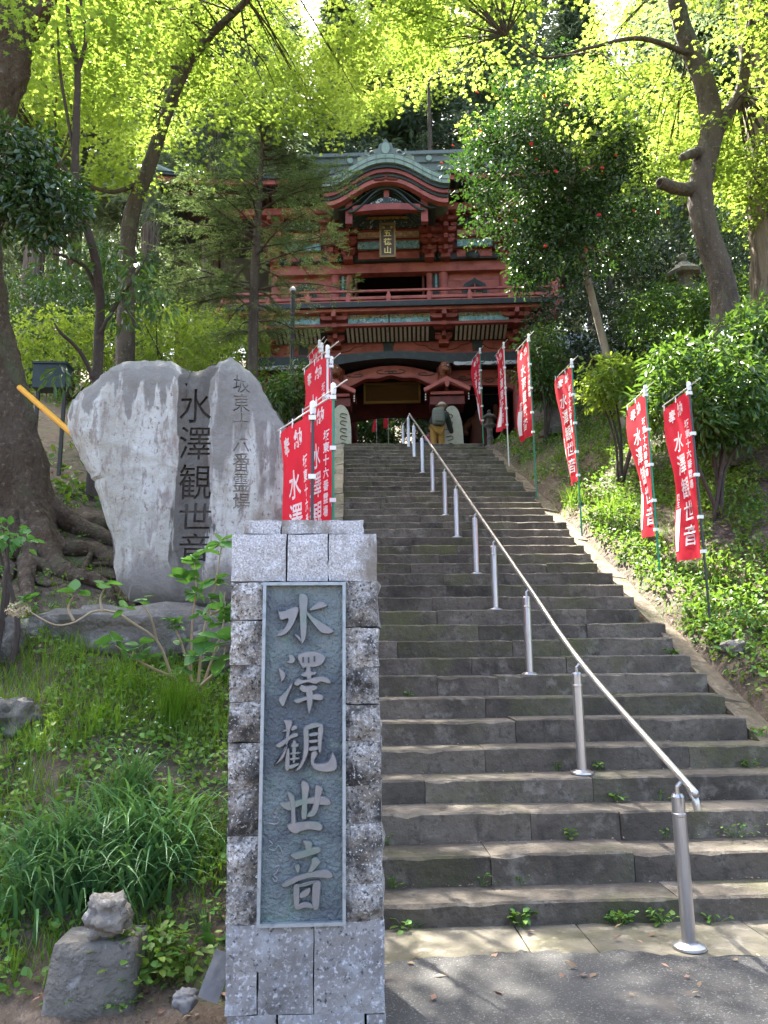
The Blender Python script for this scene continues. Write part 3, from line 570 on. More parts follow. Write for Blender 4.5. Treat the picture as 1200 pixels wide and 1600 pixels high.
# rear beam, hung votive board
lo = arc(-1.28, 1.28, lambda x: 2.40 + .14 * math.cos(x / 1.3 * math.pi / 2)); hi = [(x, 3.3) for x, _ in lo]
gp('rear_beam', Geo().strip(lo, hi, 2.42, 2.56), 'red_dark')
vb = gp('votive_board', Geo().box(-.80, .80, 1.5, 1.55, 2.72, 3.24), 'gold_board')
for b in ((-.86, .86, 3.24, 3.30), (-.86, .86, 2.66, 2.72), (-.86, -.80, 2.72, 3.24), (.80, .86, 2.72, 3.24)): gp('frame', Geo().box(b[0], b[1], 1.46, 1.56, b[2], b[3]), 'gold_leaf', vb)
# little gabled lamp roofs in front of the inner posts
for s in (-1, 1):
    c = s * 1.52; lr = gp('lamp_roof', Geo().prism([(c, 2.40), (c + .58, 2.10), (c + .58, 2.03), (c, 2.30), (c - .58, 2.03), (c - .58, 2.10)], -1.15, -.22), 'red_paint')
    gp('bargeboard', Geo().prism([(c, 2.45), (c + .62, 2.13), (c + .60, 2.03), (c, 2.34), (c - .60, 2.03), (c - .62, 2.13)], -1.20, -1.152), 'red_light', lr)
    gp('pendant', Geo().prism([(c - .06, 2.36), (c + .06, 2.36), (c + .06, 2.2), (c, 2.13), (c - .06, 2.2)], -1.23, -1.204), 'red_light', lr)
    gp('tie_beam', Geo().box(c - .44, c + .44, -1.10, -1.0, 1.98, 2.06), 'red_paint', lr)
    gp('valance', Geo().box(c - .46, c + .46, -1.05, -.3, 1.72, 1.94), 'red_dark', lr)
    gp('bracket_post', Geo().box(c - .05, c + .05, -.9, -.8, 1.55, 2.3), 'red_dark', lr)
    for e in (-1, 1):
        for q in range(3): gp('bell', Geo().lathe([(.012, 0), (.02, .02), (.012, .045)], (c + e * .57, -1.1, 1.82 + q * .07), 6), 'white_paint', lr)
# lion noses on the inner posts, elephant noses on the outer ones
def lump(name, c, r, m, seed, parent=None):
    bm = bmesh.new(); bmesh.ops.create_icosphere(bm, subdivisions=3, radius=1.0); V = np.array([v.co[:] for v in bm.verts]); F = [tuple(v.index for v in f.verts) for f in bm.faces]; bm.free()
    V = V * (1 + .16 * vnoise(V, 3, seed) + .10 * vnoise(V, 6.5, seed + 1))[:, None] * np.array(r) + np.array(c); return gp(name, Geo().add(V, F), m, parent, True)
for s in (-1, 1):
    h = lump('lion_carving', (s * 1.52, -.42, 2.92), (.17, .20, .27), 'lion_orange', 5 + s)
    lump('muzzle', (s * 1.52, -.62, 2.84), (.10, .10, .10), 'lion_orange', 8, h)
    for e in (-1, 1): gp('eye', Geo().lathe([(.001, -.025), (.025, 0), (.001, .025)], (s * 1.52 + e * .07, -.60, 2.99), 8), 'white_paint', h)
    lump('nose_carving', (s * 3.9, -.2, 2.95), (.24, .15, .20), 'lion_orange', 12 + s); lump('lion_cap', (s * 1.52, -.35, 3.22), (.17, .17, .06), 'black_paint', 3)
    gp('nose_beam', Geo().box(s * 1.52 - .09, s * 1.52 + .09, -.5, -.1, 2.45, 2.72), 'red_paint')
# black weathering ledge, raised in the middle; peeling white under its sides
zl = lambda x: 3.05 + .20 * max(0, math.cos(min(1, abs(x) / 1.9) * math.pi / 2)) ** 1.3
gp('ledge', Geo().strip(arc(-3.75, 3.75, zl, 51), arc(-3.75, 3.75, lambda x: zl(x) + .31 - .10 * max(0, math.cos(min(1, abs(x) / 1.9) * math.pi / 2)), 51), -.55, .02), 'black_paint')
for s in (-1, 1): gp('ledge_drip', Geo().box(*sorted((s * 1.75, s * 3.6)), -.575, -.50, 3.0, 3.10), 'peeling_white')
gp('sill_beam', Geo().box(-3.95, 3.95, -.30, .12, 3.38, 3.50), 'red_paint'); gp('frieze_board', Geo().box(-3.85, 3.85, -.18, .1, 3.503, 3.97), 'red_light')
gp('frieze_rail', Geo().box(-3.9, 3.9, -.26, .1, 3.90, 3.99), 'red_paint')
for xx in (-2.45, -.05, 2.45): gp('strut_block', Geo().prism([(xx - .13, 3.505), (xx + .13, 3.505), (xx + .13, 3.74), (xx + .17, 3.86), (xx - .17, 3.86), (xx - .13, 3.74)], -.24, -.185), 'black_paint')
for xx in (-3.1, -1.5, 1.5, 3.1):
    for e in (-1, 1):
        P = smooth_path([(xx + e * .1, -.19, 3.6), (xx + e * .35, -.19, 3.64), (xx + e * .5, -.19, 3.75), (xx + e * .7, -.19, 3.78), (xx + e * .85, -.19, 3.88)], 20)
        gp('scroll', Geo().tube(P, .014, 5), 'red_dark')
# striped soffit under the balcony
gp('soffit_back', Geo().add([(-3.7, -.22, 3.86), (3.7, -.22, 3.86), (3.7, -.88, 4.10), (-3.7, -.88, 4.10), (-3.7, -.2, 4.3), (3.7, -.2, 4.3)], [(0, 1, 2, 3), (3, 2, 5, 4)]), 'black_paint')
for s0, s1 in ((-3.3, -1.85), (-1.15, 1.15), (1.85, 3.3)):
    for xx in np.arange(s0, s1 + .01, .122): gp('soffit_slat', Geo().beam((xx, -.30, 3.855), (xx, -.86, 4.06), .066, .03), 'slat_white')
gp('soffit_rail', Geo().box(-3.75, 3.75, -.98, -.84, 4.03, 4.105), 'red_paint')
for s0, s1 in ((-3.25, -1.9), (-1.12, -.02), (.02, 1.12), (1.9, 3.25)):
    pn = gp('carved_panel', Geo().box(s0, s1, -.95, -.90, 4.11, 4.36), 'carve_blue')
    for k in range(5):
        cx = s0 + (k + .5) * (s1 - s0) / 5; P = [(cx + (.012 + .016 * t) * math.cos(t + k) * 1.2, -.965, 4.30 + (.01 + .006 * t) * math.sin(t + k)) for t in np.linspace(0, 7, 18)]
        gp('gold_curl', Geo().tube(P, .014, 5), 'carve_gold', pn)
gp('carving_back', Geo().box(-3.7, 3.7, -.89, -.80, 4.11, 4.37), 'red_dark')
# brackets under the balcony
def bracket(cx, y0, z0, tiers, dz, dy, w0, dw, m='red_paint'):
    b = gp('bracket_set', Geo().box(cx - .13, cx + .13, y0 - .05, y0 + .25, z0 - .12, z0), m)
    for t in range(tiers):
        y = y0 - dy * t; z = z0 + dz * t; w = w0 + dw * t
        gp('bracket_arm', Geo().prism([(cx - w, z + .12), (cx - w, z + .06), (cx - w + .08, z), (cx + w - .08, z), (cx + w, z + .06), (cx + w, z + .12)], y - .06, y + .06), m, b)
        gp('bracket_nose', Geo().beam((cx, y + .2, z + .05), (cx, y - .28, z + .07), .11, .13), m, b)
        for e in (-1, 0, 1): gp('bearing_block', Geo().prism([(cx + e * (w - .08) - .055, z + .125), (cx + e * (w - .08) + .055, z + .125), (cx + e * (w - .08) + .085, z + .17), (cx + e * (w - .08) + .085, z + dz - .005), (cx + e * (w - .08) - .085, z + dz - .005), (cx + e * (w - .08) - .085, z + .17)], y - .085, y + .085), m, b)
    return b
for xx in (-3.45, -1.5, 1.5, 3.45): bracket(xx, -.45, 3.80, 3, .20, .26, .24, .07)
for s in (-1, 1):
    for (xx, yy, z) in ((3.75, -.55, 3.98), (4.05, -.85, 4.18), (3.95, -.3, 4.0), (4.2, -.45, 4.2)): bracket(s * xx, yy, z - .1, 1, .18, .2, .26, .0)
    P = smooth_path([(s * 3.6, -.1, 3.62), (s * 3.85, -.4, 3.75), (s * 4.1, -.7, 3.98), (s * 4.38, -1.0, 4.12), (s * 4.6, -1.22, 4.42)], 14)
    dr = gp('corner_beam', Geo().tube(P, [.13, .14, .15, .16, .16, .16, .15, .15, .14, .14, .13, .12, .12, .10], 8, jit=.06), 'red_paint'); lump('beam_head', (s * 4.6, -1.2, 4.42), (.15, .15, .13), 'red_paint', 31, dr)
# balcony
gp('balcony_beam', Geo().box(-4.45, 4.45, -1.16, -.9, 4.375, 4.455), 'red_light'); gp('balcony_deck', Geo().box(-4.5, 4.5, -1.26, 6.2, 4.458, 4.60), 'black_paint')
gp('balcony_side_beam', Geo().box(-4.45, -4.2, -.88, 6.0, 4.375, 4.455), 'red_light'); gp('balcony_side_beam', Geo().box(4.2, 4.45, -.88, 6.0, 4.375, 4.455), 'red_light')
rl = gp('railing', Geo().box(-4.72, 4.72, -1.20, -1.13, 4.92, 4.975), 'red_light')
for z0, z1 in ((4.70, 4.78), (4.603, 4.655)): gp('rail', Geo().box(-4.6, 4.6, -1.2, -1.12, z0, z1), 'red_light', rl)
for xx in (-3.3, -2.2, -1.1, 0, 1.1, 2.2, 3.3): gp('rail_post', Geo().box(xx - .06, xx + .06, -1.215, -1.10, 4.60, 4.83).box(xx - .035, xx + .035, -1.19, -1.14, 4.83, 4.92), 'red_light', rl)
for s in (-1, 1):
    gp('corner_post', Geo().lathe([(.09, 4.6), (.09, 5.08), (.12, 5.12), (.12, 5.16), (.02, 5.26)], (s * 4.5, -1.16, 0), 12), 'red_light', rl)
    gp('rail', Geo().box(s * 4.5 - .04, s * 4.5 + .04, -1.1, 6.0, 4.71, 4.77).box(s * 4.5 - .035, s * 4.5 + .035, -1.1, 6.0, 4.925, 4.97), 'red_light', rl)
# upper storey walls
for xx in (-3.3, -1.56, -1.16, 1.16, 1.56, 3.3): gp('upper_post', Geo().lathe([(.13 if abs(xx) != 1.16 else .09, 4.6), (.13 if abs(xx) != 1.16 else .09, 6.3)], (xx, 0, 0), 16), 'red_light')
for s in (-1, 1):
    for q in range(4): gp('wall_plank', Geo().box(*sorted((s * 1.69, s * 3.17)), .03 + .004 * (q % 2), .09, 4.62 + q * .40, 4.62 + q * .40 + .393), 'red_light')
    gp('side_panel', Geo().box(*sorted((s * 1.26, s * 1.44)), .0, .06, 4.62, 6.28), 'green_black'); gp('panel_trim', Geo().box(s * 1.35 - .03, s * 1.35 + .03, -.012, -.002, 5.6, 6.15), 'carve_blue')
    gp('end_wall', Geo().box(s * 3.3 - .04, s * 3.3 + .04, .15, 5.0, 4.6, 6.4), 'red_paint')
    c = s * 2.45; shape = lambda k: [(c + k * x, 5.40 + (z - 5.40) * k) for x, z in ((-.46, 5.02), (.46, 5.02), (.46, 5.2), (.34, 5.28), (.36, 5.5), (.30, 5.66), (.14, 5.76), (.06, 5.80), (0, 5.86), (-.06, 5.80), (-.14, 5.76), (-.30, 5.66), (-.36, 5.5), (-.34, 5.28), (-.46, 5.2))]
    wf = gp('flame_window', Geo().prism(shape(1.0), -.05, .025), 'black_paint'); gp('pane', Geo().prism(shape(.66), -.062, -.053), 'interior', wf)
    gp('mullion', Geo().box(c - .02, c + .02, -.078, -.064, 5.1, 5.66), 'red_paint', wf)
    for zz in (5.22, 5.36, 5.5): gp('glazing_bar', Geo().box(c - .2, c + .2, -.074, -.064, zz, zz + .02), 'carve_gold', wf)
    gp('folding_door', Geo().box(s * .98 - .03, s * .98 + .03, .1, .95, 4.62, 6.25), 'red_dark')
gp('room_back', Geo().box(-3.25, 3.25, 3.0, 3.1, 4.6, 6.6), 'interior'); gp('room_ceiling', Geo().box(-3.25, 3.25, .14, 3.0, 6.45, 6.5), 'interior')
_k = set(gate.children)
gp('upper_lintel', Geo().box(-3.45, 3.45, -.16, .12, 6.13, 6.42), 'red_light'); gp('black_beam', Geo().box(-3.55, 3.55, -.30, .12, 6.423, 6.56), 'black_paint')
for xx in (-2.4, 1.56, -1.56, 2.4): lump('leaf_carving', (xx, -.34, 6.50), (.20, .07, .13), 'green_black', int(xx * 7) % 9)
for _o in set(gate.children) - _k: _o.location.z += -.10
_k = set(gate.children)
# tiers of panels and brackets stepping out under the eaves
tiers = [(6.565, 6.78, -.30, 'red_light'), (6.80, 7.02, -.46, 'carve_blue'), (7.06, 7.22, -.62, 'carve_tan'), (7.26, 7.54, -.80, 'carve_wave')]
for z0, z1, yy, m in tiers:
    for s0, s1 in ((-2.95, -1.95), (-.88, .88), (1.95, 2.95)): gp('carved_panel', Geo().box(s0, s1, yy - .03, yy + .05, z0, z1), m)
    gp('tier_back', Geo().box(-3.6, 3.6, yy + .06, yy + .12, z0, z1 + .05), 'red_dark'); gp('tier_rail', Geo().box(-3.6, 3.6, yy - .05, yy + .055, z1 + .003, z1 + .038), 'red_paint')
gp('gold_trim', Geo().box(-.86, .86, -.88, -.84, 7.49, 7.55), 'carve_gold')
for xx in (-3.3, -1.62, -1.16, 1.16, 1.62, 3.3): bracket(xx, -.42, 6.62, 4, .235, .19, .20, .05)
for _o in set(gate.children) - _k: _o.location.z += -.20
_k = set(gate.children)
gp('eave_purlin', Geo().box(-4.6, 4.6, -1.28, -1.10, 7.56, 7.76), 'red_paint')
for _o in set(gate.children) - _k: _o.location.z += -.30
_k = set(gate.children)
# eaves: two rows of rafters with white ends, fascia boards, curved up to the corners
HX, YF, YB, YR = 6.25, -2.05, 7.05, 2.5
up = lambda x: .28 * (abs(x) / HX) ** 3.5
for xx in np.arange(-5.9, 5.91, .2):
    if abs(xx) < 1.15: continue
    gp('rafter', Geo().box(xx - .045, xx + .045, -1.62, -.5, 7.775 + up(xx), 7.865 + up(xx)).box(xx - .047, xx + .047, -1.632, -1.622, 7.773 + up(xx), 7.867 + up(xx), 1), ['green_black', 'slat_white'])
    gp('flying_rafter', Geo().box(xx - .04, xx + .04, -1.98, -1.3, 7.89 + up(xx), 7.965 + up(xx)).box(xx - .042, xx + .042, -1.992, -1.982, 7.888 + up(xx), 7.967 + up(xx), 1), ['green_black', 'red_paint'])
gp('rafter_board', Geo().strip(arc(-6.0, 6.0, lambda x: 7.868 + up(x), 41), arc(-6.0, 6.0, lambda x: 7.888 + up(x), 41), -1.66, -.3), 'red_dark')
gp('eave_soffit', Geo().strip(arc(-6.2, 6.2, lambda x: 7.97 + up(x), 41), arc(-6.2, 6.2, lambda x: 8.0 + up(x), 41), -1.98, 2.0), 'green_black')
for s in (-1, 1):
    gp('eave_fascia', Geo().strip([(x, 7.90 + up(x)) for x in np.linspace(s * 1.5, s * 6.2, 20)][::s], [(x, 8.03 + up(x)) for x in np.linspace(s * 1.5, s * 6.2, 20)][::s], -2.06, -2.0), 'red_paint')
    gp('eave_edge', Geo().strip([(x, 8.033 + up(x)) for x in np.linspace(s * 1.4, s * 6.25, 20)][::s], [(x, 8.13 + up(x)) for x in np.linspace(s * 1.4, s * 6.25, 20)][::s], -2.14, -1.9), 'green_black')
    gp('side_eave', Geo().box(*sorted((s * 5.9, s * 6.24)), -1.9, 6.9, 8.10, 8.40), 'green_black')
# roof skin
def prof(d): t = np.clip(d / (YR - YF), 0, 1); return 3.16 * (.50 * t + .50 * t ** 1.9)
def roof_z(x, y): 
    d = np.minimum(y - YF, YB - y); ax_ = np.abs(x); ds = (HX - ax_) * 1.0
    return 8.12 + np.where(ax_ > 3.9, np.minimum(prof(d), prof(ds)), prof(d)) + up(x) * np.clip(1 - d / 2.5, 0, 1)
for a, b, nm in ((-3.9, 3.9, 'roof'), (-6.3, -3.902, 'roof_skirt'), (3.902, 6.3, 'roof_skirt')):
    xs = np.linspace(a, b, 30); ys = np.linspace(YF - .12, YB, 40); Xr, Yr = np.meshgrid(xs, ys, indexing='ij'); Zr = roof_z(Xr, Yr); m_ = len(ys)
    i, j = np.meshgrid(np.arange(len(xs) - 1), np.arange(m_ - 1), indexing='ij')
    o = gp(nm, Geo().add(np.stack([Xr, Yr, Zr], -1).reshape(-1, 3), np.stack([i * m_ + j, (i + 1) * m_ + j, (i + 1) * m_ + j + 1, i * m_ + j + 1], -1).reshape(-1, 4)), 'roof_metal', smooth=True)
    if nm == 'roof':
        for xx in np.arange(-3.7, 3.71, .36):          # standing seams
            P = [(xx, y, roof_z(np.array(xx), np.array(y)) + .015) for y in np.linspace(YF, YR, 14)]; gp('roof_seam', Geo().tube(P, .022, 4), 'roof_metal', o)
for s in (-1, 1):
    gp('gable_wall', Geo().add([(s * 3.9, y, z) for y, z in ((-.2, 9.0), (5.2, 9.0), (2.5, 11.1))], [(0, 1, 2)]), 'red_dark')
    P = [(s * (6.28 - 2.4 * t), YF - .05 + 2.6 * t, float(roof_z(np.array(6.28 - 2.4 * t), np.array(YF + 2.6 * t))) + .10) for t in np.linspace(0, 1, 12)]
    gp('hip_ridge', Geo().tube(P, .12, 8), 'copper_green')
    P = [(s * 3.85, y, float(prof(y - YF)) + 8.22) for y in np.linspace(.5, YR, 12)]; gp('gable_ridge', Geo().tube(P, .14, 8), 'copper_green')
rd = gp('ridge', Geo().box(-3.7, 3.7, 2.22, 2.78, 11.16, 11.43), 'ridge_green')
gp('ridge_cap', Geo().box(-3.85, 3.85, 2.05, 2.95, 11.67, 11.79), 'ridge_green', rd); gp('ridge_band', Geo().box(-3.75, 3.75, 2.14, 2.86, 11.44, 11.66), 'ridge_green', rd)
for xx in (-2.6, -1.3, 1.3, 2.6): gp('crest', Geo().lathe([(.10, -.03), (.10, .03)], (0, 0, 0), 14), 'copper_green', rd).matrix_local = Matrix.Translation((xx, 2.125, 11.55)) @ Matrix.Rotation(R_(90), 4, 'X')
for s in (-1, 1): gp('ridge_end', Geo().prism([(s * 3.7, 11.11), (s * 3.98, 11.16), (s * 4.12, 11.61), (s * 4.25, 11.96), (s * 4.0, 11.86), (s * 3.7, 11.81)], 2.0, 3.0), 'copper_green', rd)
# curved front gable (karahafu)
KW = 1.55
def kz(x): 
    t = np.clip(abs(x) / KW, 0, 1); return 7.62 + .70 * (.5 + .5 * math.cos(math.pi * t ** 1.12)) + .05 * t ** 4
def kcurve(dz, w=KW, n=41): return [(x, kz(x * KW / w) + dz) for x in np.linspace(-w, w, n)]
kg = gp('curved_gable', Geo().strip(kcurve(-.25, 1.66), kcurve(.0, 1.66), -2.62, 1.2), 'copper_green', smooth=False)
for q in range(7): gp('shingle_course', Geo().strip(kcurve(.004 + .012 * (6 - q) * .5, 1.66), kcurve(.03 + .012 * q, 1.66), -2.60 + q * .30, -2.60 + q * .30 + .27), 'copper_green', kg)
ku = [-.253, -.345, -.45, -.53, -.66]; km = ['green_black', 'red_paint', 'green_black', 'red_light']; kd = [-2.55, -2.50, -2.44, -2.40]
for q in range(4): gp('bargeboard', Geo().strip(kcurve(ku[q + 1] + .003, 1.62), kcurve(ku[q], 1.62), kd[q], kd[q] + .2), km[q], kg)
for s in (-1, 1):
    gp('gable_post', Geo().box(s * 1.0 - .09, s * 1.0 + .09, -2.12, -1.95, 6.65, 7.42), 'red_paint', kg)
    P = [(s * (.12 + .2 * t / 6 * math.cos(t)), -2.42, 7.86 - .02 * t + .05 * math.sin(t)) for t in np.linspace(0, 6, 16)]; gp('pendant_scroll', Geo().tube(P, .03, 6), 'red_dark', kg)
for q in range(6):
    yy = -2.2 + q * .11; gp('gable_rib', Geo().strip(kcurve(-.74 - .02 * q, 1.0), kcurve(-.68 - .02 * q, 1.0), yy, yy + .05), 'green_black', kg)
gp('gable_lining', Geo().strip(kcurve(-.69, 1.3), kcurve(-.67, 1.3), -2.22, -1.35), 'green_black', kg)
gp('gable_backing', Geo().box(-1.0, 1.0, -1.02, -.98, 7.56, 7.9), 'interior', kg)
gp('king_post', Geo().box(-.07, .07, -2.12, -2.0, 7.24, 7.86), 'red_paint', kg)
gp('gable_beam', Geo().strip(arc(-.9, .9, lambda x: 6.95 + .06 * math.cos(x * 1.6)), arc(-.9, .9, lambda x: 7.13 + .06 * math.cos(x * 1.6)), -2.16, -1.98), 'red_paint', kg)
gp('phoenix_carving', Geo().strip(arc(-.42, .42, lambda x: 7.195), arc(-.42, .42, lambda x: 7.21 + .17 * math.cos(x / .42 * 1.5)), -2.14, -2.08), 'carve_wave', kg)
for q in range(13):
    xq = -1.44 + q * .24; gp('edge_seam', Geo().beam((xq, -2.628, kz(xq) - .245), (xq, -2.628, kz(xq) + .002), .012, .014, up=(0, 1, 0)), 'ridge_green', kg)
gp('edge_course', Geo().strip(kcurve(-.135, 1.66), kcurve(-.12, 1.66), -2.634, -2.61), 'ridge_green', kg)
og = gp('gable_crest', Geo().prism([(-.75, 8.420), (.75, 8.420), (.55, 8.507), (.40, 8.544), (.33, 8.656), (.20, 8.680), (.17, 8.811), (.07, 8.854), (.03, 8.953), (-.03, 8.953), (-.07, 8.854), (-.17, 8.811), (-.20, 8.680), (-.33, 8.656), (-.40, 8.544), (-.55, 8.507)], -2.35, -2.05), 'ridge_green')
gp('crest_boss', Geo().prism([(.11 * math.cos(a), 8.656 + .17 * math.sin(a)) for a in np.linspace(0, 6.1, 16)], -2.40, -2.352), 'copper_green', og)
for s in (-1, 1):
    P = [(s * (.38 + (.02 + .022 * t) * math.cos(t)), -2.37, 8.532 + (.02 + .016 * t) * math.sin(t)) for t in np.linspace(0, 7, 20)]; gp('crest_scroll', Geo().tube(P, .028, 6), 'ridge_green', og)
gp('gable_ridge', Geo().beam((0, -2.4, 8.420), (0, .4, 8.460), .3, .16), 'ridge_green', og)
for _o in set(gate.children) - _k: _o.location.z += -.25
# name plaque
nb = gp('name_plaque', Geo().box(-.17, .17, -1.47, -1.42, 5.82, 6.72), 'dark_wood')
for b in ((-.22, .22, 6.72, 6.78), (-.22, .22, 5.76, 5.82), (-.22, -.17, 5.82, 6.72), (.17, .22, 5.82, 6.72)): gp('frame', Geo().box(b[0], b[1], -1.50, -1.41, b[2], b[3]), 'gold_board', nb)
def flat_text(ch, cx, cz, size, y, bold=.02):
    V, F = glyph(ch, bold); return Geo().add(np.stack([cx + V[:, 0] * size, np.full(len(V), y), cz + V[:, 1] * size], 1), F)
for q, ch in enumerate('五徳山'): gp('character', flat_text(ch, 0, 6.48 - q * .25, .215, -1.474), 'gold_leaf', nb)
for ch, x in (('奉', .115), ('納', -.115)): gp('character', flat_text(ch, x, 6.655, .085, -1.474), 'gold_leaf', nb)
# guardian figure inside the right bay
def skin_body(name, joints, edges, radii, m, parent, sub=2):
    me = bpy.data.meshes.new(name); me.from_pydata([tuple(j) for j in joints], edges, []); o = bpy.data.objects.new(name, me); COL.objects.link(o)
    md = o.modifiers.new('skin', 'SKIN'); md.use_smooth_shade = True
    for v, r in zip(me.skin_vertices[0].data, radii): v.radius = r if isinstance(r, tuple) else (r, r)
    me.skin_vertices[0].data[0].use_root = True
    s_ = o.modifiers.new('sub', 'SUBSURF'); s_.levels = sub; s_.render_levels = sub
    dg = bpy.context.evaluated_depsgraph_get(); m2 = bpy.data.meshes.new_from_object(o.evaluated_get(dg)); bpy.data.objects.remove(o)
    m2.materials.clear(); m2.materials.append(MATS[m]); m2.polygons.foreach_set('use_smooth', np.ones(len(m2.polygons), bool)); return obj(name, m2, m, parent)
def guardian(loc, label, flip):
    t = thing('guardian_statue', label, 'statue', loc, R_(-5)); f = flip
    skin_body('body', [(0, 0, 1.0), (0, 0, 1.35), (0, -.02, 1.62), (0, -.03, 1.78), (0, -.04, 1.95), (.28 * f, 0, 1.58), (.5 * f, -.1, 1.75), (.45 * f, -.2, 2.05), (-.28 * f, 0, 1.55), (-.48 * f, -.1, 1.3), (-.4 * f, -.3, 1.1), (.2, 0, .85), (.26, -.1, .5), (.28, 0, .02), (-.2, 0, .85), (-.28, -.05, .5), (-.32, .02, .02)],
              [(0, 1), (1, 2), (2, 3), (3, 4), (2, 5), (5, 6), (6, 7), (2, 8), (8, 9), (9, 10), (0, 11), (11, 12), (12, 13), (0, 14), (14, 15), (15, 16)],
              [.25, .26, .24, .11, .16, .13, .10, .07, .13, .10, .07, .16, .12, .08, .16, .12, .08], 'statue_red', t)
    for s in (-1, 1): obj('ribbon', Geo().tube(smooth_path([(s * .45, -.15, .55), (s * .6, -.25, .8), (s * .55, -.3, 1.05), (s * .68, -.28, 1.3)], 14), .03, 6, flat=.4), 'ribbon', t)
    obj('plinth', Geo().box(-.5, .5, -.3, .3, -.16, .03), 'dark_wood', t)
def gl(x, y, z):                                           # gate frame -> world
    c, s_ = math.cos(R_(-5)), math.sin(R_(-5)); return np.array([GO[0] + x * c - y * s_, GO[1] + x * s_ + y * c, GO[2] + z])
guardian(gl(2.56, 1.1, .32), 'dim red-brown guardian figure with pale ribbons inside the right bay of the gate', 1)

# ---------------------------------------------------------------- standing monument stone
MY = 7.0
OUT = [(200,938),(180,905),(172,840),(150,770),(130,725),(104,665),(114,622),(150,590),(182,568),(230,560),(262,563),(292,576),(305,578),(338,565),(362,557),(395,585),(420,625),(443,662),(455,720),(458,780),(455,815),(440,850),(405,900),(365,940),(280,948)]
P2 = np.array([(at(x, y, MY)[0], at(x, y, MY)[2]) for x, y in OUT]); cen = np.array([at(285, 740, MY)[0], at(285, 740, MY)[2]])
mloc = np.array([cen[0], MY + .15, P2[:, 1].min()])
closed = smooth_path(np.vstack([np.c_[P2, 0 * P2[:, 0]], [*P2[0], 0]]), 150)[:-1, :2]; closed = closed + (rng.normal(0, .007, closed.shape))
g = Geo(); nr, na = 26, len(closed); V = []
for k in range(1, nr + 1):
    r_ = (k / nr) ** .8; q = cen + (closed - cen) * (1 - .0 * r_) * r_; p3 = np.c_[q, 0 * q[:, 0]]
    V.append(np.c_[q[:, 0], MY - .13 * (1 - r_ ** 7) - .022 * vnoise(p3, 3.2, 5) - .009 * vnoise(p3, 11, 6) - .004 * vnoise(p3, 30, 7) + .05 * r_ ** 14, q[:, 1]])
for t, sh in ((.06, 1.006), (.16, 1.0), (.34, .985), (.44, .92)):
    q = cen + (closed - cen) * sh; V.append(np.c_[q[:, 0], np.full(na, MY + t) + .02 * vnoise(np.c_[q, q[:, 0] * 0 + t], 5, 3), q[:, 1]])
m = len(V); i, j = np.meshgrid(np.arange(m - 1), np.arange(na), indexing='ij'); j2 = (j + 1) % na
Q = np.stack([i * na + j, i * na + j2, (i + 1) * na + j2, (i + 1) * na + j], -1).reshape(-1, 4)[:, ::-1]
ctr_v = V[0].mean(0); Va = np.vstack([np.concatenate(V), ctr_v]) - mloc
g.add(Va, [tuple(q) for q in Q.tolist()] + [tuple(range((m - 1) * na, m * na))] + [((k + 1) % na, k, m * na)[::-1] for k in range(na)])
bmn = bmesh.new(); _me = g.mesh('tmp'); bmn.from_mesh(_me); bmesh.ops.recalc_face_normals(bmn, faces=bmn.faces[:]); bmn.to_mesh(_me); bmn.free()
